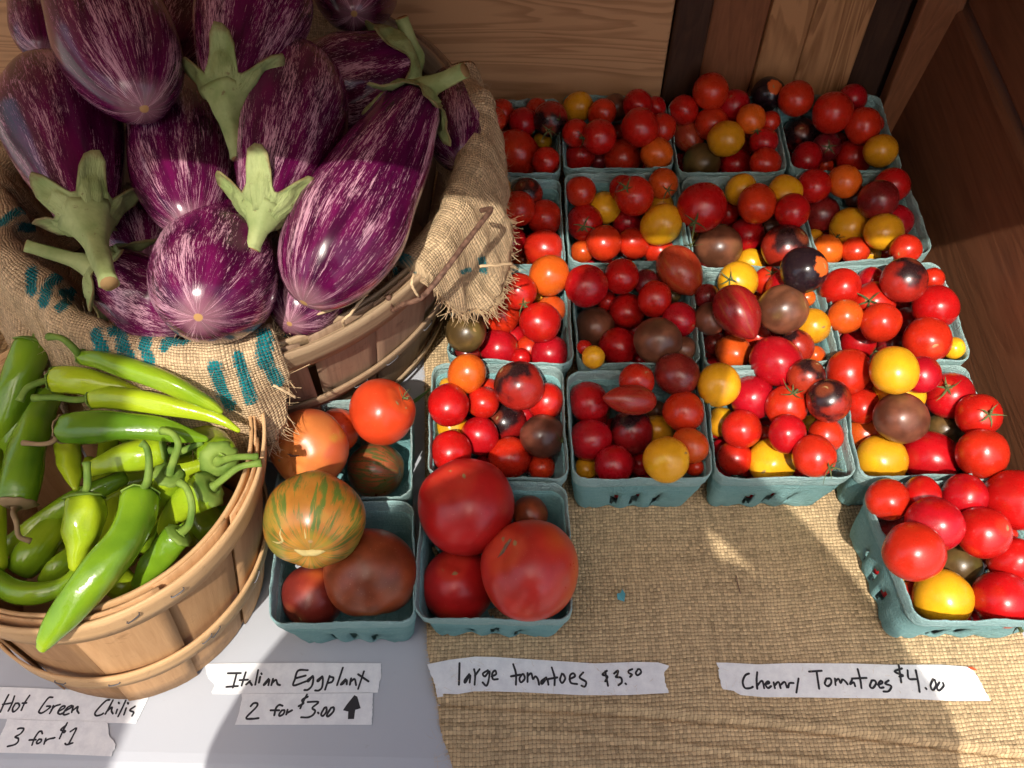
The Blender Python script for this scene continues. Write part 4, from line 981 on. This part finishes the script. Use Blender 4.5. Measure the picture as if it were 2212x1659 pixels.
chili('long olive green chili pointing away with dried curled stem', [(140,930,150,.158),(170,780,158,.160),(225,500,145,.160),(330,240,115,.155),(450,60,70,.150)], [(105,1045,.165),(130,1120,.170),(150,1230,.165),(245,1268,.160)], dry=True, seed=3)
chili('slim bright chili with crooked stem lying against the burlap roll', [(660,-190,62,.196),(800,-170,82,.202),(1060,-85,92,.206),(1380,35,88,.204),(1650,175,55,.196),(1740,235,30,.192)], [(600,-240,.204),(530,-310,.210),(470,-345,.212),(385,-350,.208)], seed=4)
chili('glossy mid green chili with stem bent downward', [(470,-10,110,.178),(620,-5,118,.183),(820,30,100,.182),(1020,80,66,.180),(1170,135,28,.178)], [(330,5,.184),(210,60,.186),(155,160,.184)], seed=5)
chili('long pale green chili with straight stem lying across the heap', [(760,135,88,.178),(900,130,92,.182),(1250,185,90,.184),(1580,245,70,.182),(1760,310,42,.180),(1885,390,20,.176)], [(600,150,.182),(430,130,.184),(262,135,.182)], seed=6)
chili('chili with dark shoulder and broken brown stem', [(530,380,118,.176),(660,375,130,.180),(950,360,118,.184),(1230,385,102,.182),(1450,425,70,.178),(1625,460,26,.174)], [(430,470,.178),(340,500,.178),(180,490,.176)], dry=True, seed=7)
chili('chili tip pointing down beside the fat upright one', [(530,500,92,.150),(545,620,95,.155),(575,740,70,.160),(598,845,28,.162)], None, seed=8)
chili('wrinkled yellow green chili with short stem under the brown-stemmed one', [(1260,560,120,.160),(1100,590,122,.162),(900,630,100,.160),(720,700,62,.155),(640,740,30,.15)], [(1430,560,.165),(1520,520,.170),(1605,480,.172)], seed=9)
chili('slim chili lying low under the fat upright one', [(980,760,60,.140),(800,850,78,.142),(560,960,80,.142),(300,1130,82,.140),(70,1310,80,.135)], None, seed=10)
chili('thick dark chili lying low at the basket front', [(180,1480,125,.135),(260,1370,142,.138),(400,1190,120,.136),(520,1010,80,.130)], None, seed=11)
chili('bright chili wedged low behind the curved yellow one', [(370,1580,80,.136),(470,1470,95,.140),(590,1360,80,.138),(690,1250,50,.134)], None, seed=12)
chili('round shouldered chili with tall hooked stem', [(1335,760,120,.172),(1310,860,112,.160),(1240,1000,80,.140),(1180,1150,40,.125)], [(1385,600,.184),(1412,500,.190),(1370,420,.192),(1280,392,.190)], seed=13)
chili('chili facing out end on with star-ribbed cap by the basket rim', [(1730,610,150,.166),(1690,520,150,.150),(1600,430,110,.140),(1500,380,70,.132)], [(1860,605,.178),(1960,600,.180),(2042,600,.178)], seed=14)
chili('glossy chili with stem reaching over the wooden rim', [(1630,870,155,.164),(1510,940,142,.158),(1380,1060,100,.148),(1300,1180,60,.138)], [(1780,765,.174),(1900,680,.180),(2070,648,.180)], seed=15)
chili('chili with tall wilted stem hugging the rim', [(1400,1240,118,.158),(1300,1350,122,.152),(1190,1480,100,.142),(1100,1600,60,.130)], [(1500,1130,.172),(1520,980,.180),(1480,850,.184),(1415,800,.184)], seed=16)
chili('curved yellow green chili along the front rim', [(-60,1540,85,.150),(60,1640,92,.154),(260,1685,92,.156),(440,1650,78,.156),(560,1560,58,.156),(610,1470,36,.156)], None, seed=17)
chili('slender chili at the outer edge of the heap', [(-30,560,50,.155),(-20,900,62,.158),(-25,1250,70,.155),(-10,1450,68,.150)], None, seed=18)
chili('fat upright chili with short stem, tapering to the front', [(668,960,150,.176),(668,1060,165,.174),(650,1200,150,.170),(620,1340,95,.166),(595,1460,50,.162)], [(690,840,.188),(690,720,.194),(685,645,.196)], seed=19)
chili('longest chili hanging over the front rim with upright stem', [(1110,930,145,.176),(1085,1080,150,.178),(980,1280,158,.180),(800,1500,165,.180),(620,1720,150,.176),(480,1900,120,.170),(375,2050,80,.163),(350,2090,60,.161)], [(1165,800,.190),(1180,650,.196),(1160,530,.200),(1118,490,.202)], seed=20)

# ================================================================== tape labels
def stroke_mesh(zf, polys, wpx, z, kpx):
    V, F = [], []; dz = 0.0
    for pl in polys:
        pl = np.array(pl, float); 
        if len(pl) > 2: pl = cr(pl, 5)
        pl = np.array([P(*zf(x, y), z) for x, y in pl]); hw = wpx*kpx*.5*depth(pl[0])/FPX
        d = np.gradient(pl, axis=0) if len(pl) > 1 else pl; d /= np.linalg.norm(d, axis=1)[:, None] + 1e-12
        sd = np.c_[-d[:, 1], d[:, 0], np.zeros(len(d))]; o = len(V); m_ = len(pl); dz += 8e-6
        for i in range(m_):
            k_ = hw*(1 + .18*mnoise.noise(Vector((i*.35, dz*9e5, 0)))); zz = np.array([0, 0, dz + i*1.5e-6])
            V += [pl[i]-sd[i]*k_+zz, pl[i]+sd[i]*k_+zz]
        for i in range(m_-1): F.append((o+2*i, o+2*i+2, o+2*i+3, o+2*i+1))
        for i, sg in ((0, -1), (m_-1, 1)):              # round ends
            o2 = len(V); V.append(pl[i] + np.array([0, 0, dz + i*1.5e-6 - 2e-6])) 
            for t in np.linspace(-math.pi/2, math.pi/2, 7): V.append(pl[i] + hw*(sg*d[i]*math.cos(t) + sd[i]*math.sin(t)) + np.array([0, 0, dz + i*1.5e-6 - 2e-6]))
            for t in range(6): F.append((o2, o2+1+t, o2+2+t) if sg > 0 else (o2, o2+2+t, o2+1+t))
    return V, F
def tape(label, zf, kpx, poly, strokes, wpx, z, fills=(), dz=0.0):
    pts = []
    for i, (x, y) in enumerate(poly):                   # torn edges: ragged short sides
        x2, y2 = poly[(i+1) % len(poly)]; n_ = 1 if abs(x2-x) > 2.2*abs(y2-y) else max(2, int(math.hypot(x2-x, y2-y)/18))
        for k in range(n_):
            s = k/n_; j = 0 if k == 0 else random.uniform(-5, 5); pts.append((x+(x2-x)*s+j, y+(y2-y)*s))
    W3 = [P(*zf(x, y), z) for x, y in pts]; c_ = sum(W3)/len(W3)
    t = thing('paper_tape', label, 'label', c_, 'handwritten paper tape price labels')
    bm = bmesh.new(); f = bm.faces.new([bm.verts.new(tuple(p)) for p in W3]); bmesh.ops.triangulate(bm, faces=[f])
    for _ in range(3):
        lng = [e for e in bm.edges if e.calc_length() > .012]
        if lng: bmesh.ops.subdivide_edges(bm, edges=lng, cuts=1); bmesh.ops.triangulate(bm, faces=bm.faces[:])
    me_ = bpy.data.meshes.new('tape_strip'); bm.normal_update()
    for f in bm.faces:
        if f.normal.z < 0: f.normal_flip()
    bm.to_mesh(me_); bm.free(); me_.materials.append(MAT['tape']); o = link('tape_strip', me_, t); localise(o)
    md_ = o.modifiers.new('thickness', 'SOLIDIFY'); md_.thickness = .00018; md_.offset = -1
    V, F = stroke_mesh(zf, strokes, wpx, z + .00012, kpx)
    for pl in fills:
        o_ = len(V); pp = [P(*zf(x, y), z + .00012) for x, y in pl]; V += pp
        for tri in tessellate_polygon([[Vector(p) for p in pp]]): F.append(tuple(o_+i for i in tri))
    localise(mk('lettering', V, F, MAT['ink'], t, smooth=False)); return t
K1, K2, K3, K4 = (lambda k: k/2212/1.82279)(600), 720/2212/1.82279, 960/2212/1.82279, 1100/2212/1.82279
tape('white tape handwritten Hot Green Chilis stuck in front of the chili basket', zm(0, 2680, 600), K1,
 [(-60,90),(300,100),(1000,130),(1800,150),(2190,155),(2150,260),(2080,400),(2020,520),(1970,622),(1560,615),(1500,600),(700,575),(0,552),(-60,550)],
 [[(125,205),(70,310),(5,455)],[(210,225),(170,340),(120,440)],[(40,345),(110,335),(180,320)],[(225,330),(185,400),(190,452),(235,430),(282,370),(265,330),(222,332)],[(430,215),(360,320),(310,430)],[(325,327),(385,325)],
  [(765,243),(710,247),(640,330),(580,420),(565,460),(610,470),(690,420),(735,375),(680,372)],[(775,365),(755,420),(722,475)],[(745,425),(800,372),(872,347)],[(845,450),(930,400),(940,367),(890,385),(842,455),(870,488),(930,465)],[(945,440),(1030,392),(1042,362),(985,387),(922,468),(938,498),(1000,480)],[(1062,372),(1042,460)],[(1050,440),(1130,378),(1120,430),(1145,473)],
  [(1590,280),(1540,292),(1450,380),(1380,470),(1400,510),(1470,495),(1500,475)],[(1640,285),(1590,380),(1530,485)],[(1550,450),(1625,387),(1618,440),(1640,480)],[(1702,420),(1685,475)],[(1722,318),(1730,332)],[(1825,290),(1775,400),(1715,520)],[(1832,400),(1800,495)],[(1855,322),(1862,336)],[(1960,375),(1885,430),(1940,460),(1918,512)]], 27, .0008)
tape('white tape handwritten 3 for $1 below the Hot Green Chilis tape', zm(0, 2680, 600), K1,
 [(100,555),(400,570),(1000,585),(1530,597),(1560,620),(1575,720),(1590,820),(1650,870),(1680,930),(1670,990),(1630,1040),(1615,1100),(800,1065),(-60,1045),(-60,880),(0,800),(50,700),(80,630)],
 [[(258,700),(300,690),(345,702),(300,770),(218,818),(265,840),(260,890),(210,930),(110,955)],[(615,770),(600,735),(560,750),(500,840),(465,935)],[(425,862),(520,858)],[(568,850),(532,890),(545,915),(590,890),(602,857),(568,850)],[(665,840),(640,920)],[(650,890),(700,852),(795,830)],[(975,615),(920,720),(865,840)],[(960,650),(880,715),(950,730),(930,755)],[(1022,740),(1110,690),(1060,800),(1000,915)],[(945,913),(970,930),(1055,905)]], 27, .0012)
tape('white tape handwritten Italian Eggplant stuck on the white table', zm(800, 2600, 720), K2,
 [(15,40),(500,35),(1200,30),(2155,35),(2150,130),(2155,200),(2130,280),(2115,390),(1300,395),(460,400),(440,412),(110,408),(100,380),(135,320),(125,280),(60,220),(40,150)],
 [[(298,157),(455,155)],[(405,160),(360,330)],[(280,322),(420,312)],[(515,145),(465,305)],[(440,240),(540,235)],[(565,250),(515,300),(560,265),(590,300)],[(665,120),(630,295)],[(690,200),(675,270)],[(703,158),(708,168)],[(790,225),(735,290),(748,293),(800,232),(790,300)],[(845,225),(825,300)],[(830,280),(880,237),(900,288),(930,300)],
  [(1265,120),(1150,125),(1110,230),(1095,305),(1245,255)],[(1130,215),(1240,185)],[(1325,190),(1265,240),(1275,255),(1330,197),(1320,300),(1270,355),(1225,360)],[(1440,195),(1385,240),(1395,255),(1445,202),(1440,320),(1400,365),(1355,365)],[(1530,190),(1475,355)],[(1530,200),(1575,212),(1560,260),(1510,275)],[(1690,90),(1620,300)],[(1720,230),(1665,290),(1690,285),(1735,237),(1737,290)],[(1790,220),(1775,295)],[(1785,260),(1832,227),(1850,300)],[(1945,135),(1875,345)],[(1875,170),(2000,255)]], 25, .0008)
tape('white tape handwritten 2 for $3.00 with a solid black arrow', zm(800, 2600, 720), K2,
 [(465,402),(1200,400),(2055,395),(2050,500),(2040,780),(1200,780),(385,780),(410,700),(440,600),(460,500),(470,450)],
 [[(575,555),(610,520),(655,522),(640,570),(520,695),(590,708),(670,700)],[(960,550),(920,540),(880,580),(860,665)],[(815,605),(920,605)],[(952,605),(920,650),(928,673),(970,650),(985,607),(952,605)],[(1020,600),(1005,655)],[(1010,640),(1075,605)],[(1255,415),(1215,490),(1175,580)],[(1265,440),(1195,480),(1215,520),(1155,555)],[(1265,505),(1395,505),(1320,575),(1355,610),(1330,660),(1270,690),(1185,690)],[(1388,632),(1396,642)],[(1467,575),(1427,650),(1450,673),(1490,620),(1490,572),(1467,575)],[(1547,575),(1497,660),(1515,678),(1575,620),(1580,572),(1547,575)]], 25, .0012,
 fills=[[(1830,420),(1865,440),(1905,580),(1840,600),(1825,710),(1750,712),(1755,620),(1690,605),(1740,530)]])
tape('white tape handwritten large tomatoes $3.50 on the burlap mat', zm(1680, 2570, 960), K3,
 [(5,105),(200,65),(440,35),(600,38),(1100,70),(1530,97),(1900,83),(2100,88),(2200,118),(2155,180),(2160,250),(2195,365),(1800,385),(1400,385),(900,360),(600,350),(430,350),(230,385),(95,405),(85,330),(50,220)],
 [[(298,95),(293,290)],[(385,195),(345,250),(352,270),(395,202),(390,270)],[(430,150),(440,200),(435,290)],[(438,210),(480,150)],[(555,160),(510,190),(530,215),(570,167),(560,260),(540,300),(508,270)],[(590,215),(630,195),(620,162),(595,190),(602,240),(645,240)],[(785,105),(810,190),(810,290)],[(765,215),(850,200)],[(867,195),(842,235),(857,270),(890,235),(880,197),(867,195)],[(915,185),(915,265)],[(915,215),(948,187),(965,240),(985,215),(1008,240),(1020,290)],[(1085,225),(1040,260),(1047,283),(1090,237),(1105,290)],[(1135,135),(1160,220),(1160,295)],[(1100,240),(1185,225)],[(1227,190),(1210,245),(1230,275),(1257,235),(1240,195)],[(1295,240),(1345,215),(1330,187),(1300,210),(1307,272),(1365,285)],[(1420,180),(1387,225),(1445,265),(1435,308),(1405,300)],
  [(1635,165),(1595,200),(1640,215),(1620,260)],[(1620,170),(1645,300)],[(1700,190),(1735,162),(1730,200),(1715,223),(1762,227),(1770,270),(1740,295)],[(1803,280),(1809,286)],[(1865,150),(1832,165),(1835,185),(1863,200),(1845,220)],[(1917,150),(1897,185),(1915,205),(1945,180),(1935,152),(1917,150)]], 19, .0077)
tape('white tape handwritten Cherry Tomatoes $4.00 on the burlap mat', zm(2810, 2590, 1100), K4,
 [(20,38),(100,38),(350,52),(600,42),(1100,45),(1400,55),(1800,55),(2025,72),(2065,110),(2100,170),(2150,270),(2195,340),(1900,342),(1500,322),(1000,318),(600,312),(400,312),(215,295),(160,262),(75,248),(55,200),(35,95),(45,85)],
 [[(280,125),(250,140),(230,190),(247,238),(290,240),(310,230)],[(345,115),(340,180),(345,245)],[(345,220),(383,182),(400,240)],[(405,210),(440,200),(430,187),(410,210),(430,240),(455,225)],[(475,195),(485,240)],[(482,220),(513,192),(530,240)],[(530,215),(562,192),(580,235)],[(590,235),(600,202),(632,200)],[(672,165),(655,275)],[(755,110),(855,103)],[(815,110),(835,245)],[(892,165),(880,205),(905,225),(930,200),(925,167),(892,165)],[(960,165),(965,215)],[(963,187),(988,167),(1005,200),(1020,172),(1045,190),(1060,210)],[(1095,175),(1080,210),(1108,195),(1120,225)],[(1140,90),(1160,170),(1170,240)],[(1095,165),(1210,160)],[(1252,180),(1237,225),(1260,240),(1285,205),(1275,182),(1252,180)],[(1300,215),(1335,200),(1325,182),(1305,205),(1317,238),(1345,235)],[(1385,180),(1357,205),(1405,225),(1385,265),(1345,268)],
  [(1490,85),(1432,110),(1500,140),(1470,150)],[(1465,60),(1485,195)],[(1535,100),(1545,165),(1600,170)],[(1600,100),(1620,200),(1630,270)],[(1678,240),(1684,248)],[(1737,170),(1717,220),(1735,258),(1760,220),(1750,175)],[(1787,195),(1767,235),(1785,260),(1820,225),(1815,200)]], 17, .0077)

# ================================================================== small scraps
def scrap(name, label, px, z, pts, mat, cat, rise=.002, solid=.0006):
    c_ = P(*px, z); V = [c_ + np.array([x, y, rise*abs(math.sin(i*2.3))]) for i, (x, y) in enumerate(pts)]
    o = mk(name, V, [tuple(range(len(V)))], mat, smooth=False, solid=solid); tag(o, label, cat); return o
scrap('pulp_scrap', 'small torn turquoise scrap lying on the burlap mat', (1342, 1287), .0085, [(-.003,-.003),(.002,-.005),(.003,.001),(.001,.005),(-.0005,.002),(-.0035,.001)], MAT['scrap'], 'scrap')
scrap('skin_scrap', 'tiny orange red scrap on the burlap near the Cherry Tomatoes tape', (2098, 1444), .0075, [(-.003,.001),(.0,-.001),(.0035,-.0015),(.001,.001)], MAT['redbit'], 'scrap', .0008)
scrap('leaf_bit', 'small green leaf bit on the table behind the orange red tomato', (908, 862), .012, [(-.008,-.006),(-.002,-.003),(.006,.006),(.009,.011),(.001,.005),(-.006,-.002)], MAT['leaf'], 'leaf')
c_ = cr([P(1898, 1240, .008)*0 + P(x, y, .0082) for x, y in ((1590, 1243), (1594, 1262), (1600, 1283))], 4)
tag(mk('straw', *tube(c_, [.0004]*len(c_), 5)[:2], MAT['wire']), 'short dark straw lying on the burlap mat', 'straw')
for i, (zf, x, y, key, nm) in enumerate(((ZC, 985, 1500, 'r3c0', 'fourth row basket nearest the eggplants'), (ZA, 1650, 1490, 'r1c2', 'second row basket third from the eggplants'), (ZC, 1590, 610, 'r2c1', 'third row basket second from the eggplants'), (ZA, 690, 445, 'r0c1', 'back row basket second from the eggplants'))):
    px, py = zf(x, y); p, r = slide(key, px, py, 14, .98); rr = .0135
    o = link('loose_calyx', CALYX[i]); o.location = tuple(p - np.array([0, 0, rr*.9])); o.scale = (rr,)*3; o.rotation_euler = (.4*i-.5, .5, i*1.3)
    tag(o, 'loose dried tomato calyx lying on the fruit, ' + nm, 'calyx')

# ================================================================== the person taking the picture (only the shadow is in view)
def S(x, y, z, z0=.0):                                 # the point at height z whose shadow falls on that spot at height z0
    p = P(x, y, z0); return p + SUN*((z-z0)/SUN[2])
J = {}; E_ = []
def jt(n_, p, r): J[n_] = (np.array(p), r*1.12)
jt('head', S(1400,690,.86,.09), .074); jt('crown', S(1400,660,.905,.09), .066); jt('neck', S(1385,880,.755,.06), .052); jt('chest', S(1205,1310,.74), .105); jt('belly', (-.07, -.25, .46), .125)
jt('pelvis', (-.02, -.33, .20), .13)
jt('shL', S(915,1270,.74), .062); jt('elL', S(590,1660,.46), .056); jt('haL', (-.20, -.20, .24), .032)
jt('shR', S(1470,1420,.72), .070); jt('elR', S(1975,1660,.46), .052); jt('foR', S(1712,1200,.57), .027); jt('haR', (.045, -.050, .645), .028)
for s_, x in (('L', -.11), ('R', .09)): jt('hip'+s_, (x, -.34, .14), .085); jt('kn'+s_, (x*1.1, -.31, -.28), .058); jt('an'+s_, (x*1.1, -.35, -.69), .040); jt('to'+s_, (x*1.25, -.24, -.715), .032)
links_ = [('crown','head'),('head','neck'),('neck','chest'),('chest','belly'),('belly','pelvis'),('chest','shL'),('shL','elL'),('elL','haL'),('chest','shR'),('shR','elR'),('elR','foR'),('foR','haR')]
for s_ in 'LR': links_ += [('pelvis','hip'+s_),('hip'+s_,'kn'+s_),('kn'+s_,'an'+s_),('an'+s_,'to'+s_)]
nm_ = list(J); me = bpy.data.meshes.new('person'); me.from_pydata([tuple(J[k][0]) for k in nm_], [(nm_.index(a), nm_.index(b)) for a, b in links_], [])
per = link('person', me); sk = per.modifiers.new('skin', 'SKIN'); sb = per.modifiers.new('smooth', 'SUBSURF'); sb.levels = 2; sb.render_levels = 2
lay = me.skin_vertices[0] if me.skin_vertices else None
if lay is None:
    bm = bmesh.new(); bm.from_mesh(me); bm.verts.layers.skin.verify(); bm.to_mesh(me); bm.free(); lay = me.skin_vertices[0]
for k, n_ in enumerate(nm_): lay.data[k].radius = (J[n_][1], J[n_][1]); lay.data[k].use_root = (n_ == 'pelvis')
me.materials.append(MAT['shirt'])
tag(per, 'person in dark clothes leaning over the table, seen only as a shadow', 'person')
pv, pf = box(-.036, .036, -.072, .072, -.004, .004)
ph = mk('phone', pv, pf, MAT['phone'], smooth=False); ph.rotation_euler = (rad(32), 0, YAW + rad(90)); ph.location = tuple(CAM - FW*.012 + RT*.02); bevel(ph, .003)
tag(ph, 'black phone held above the table by the person, out of view', 'phone')
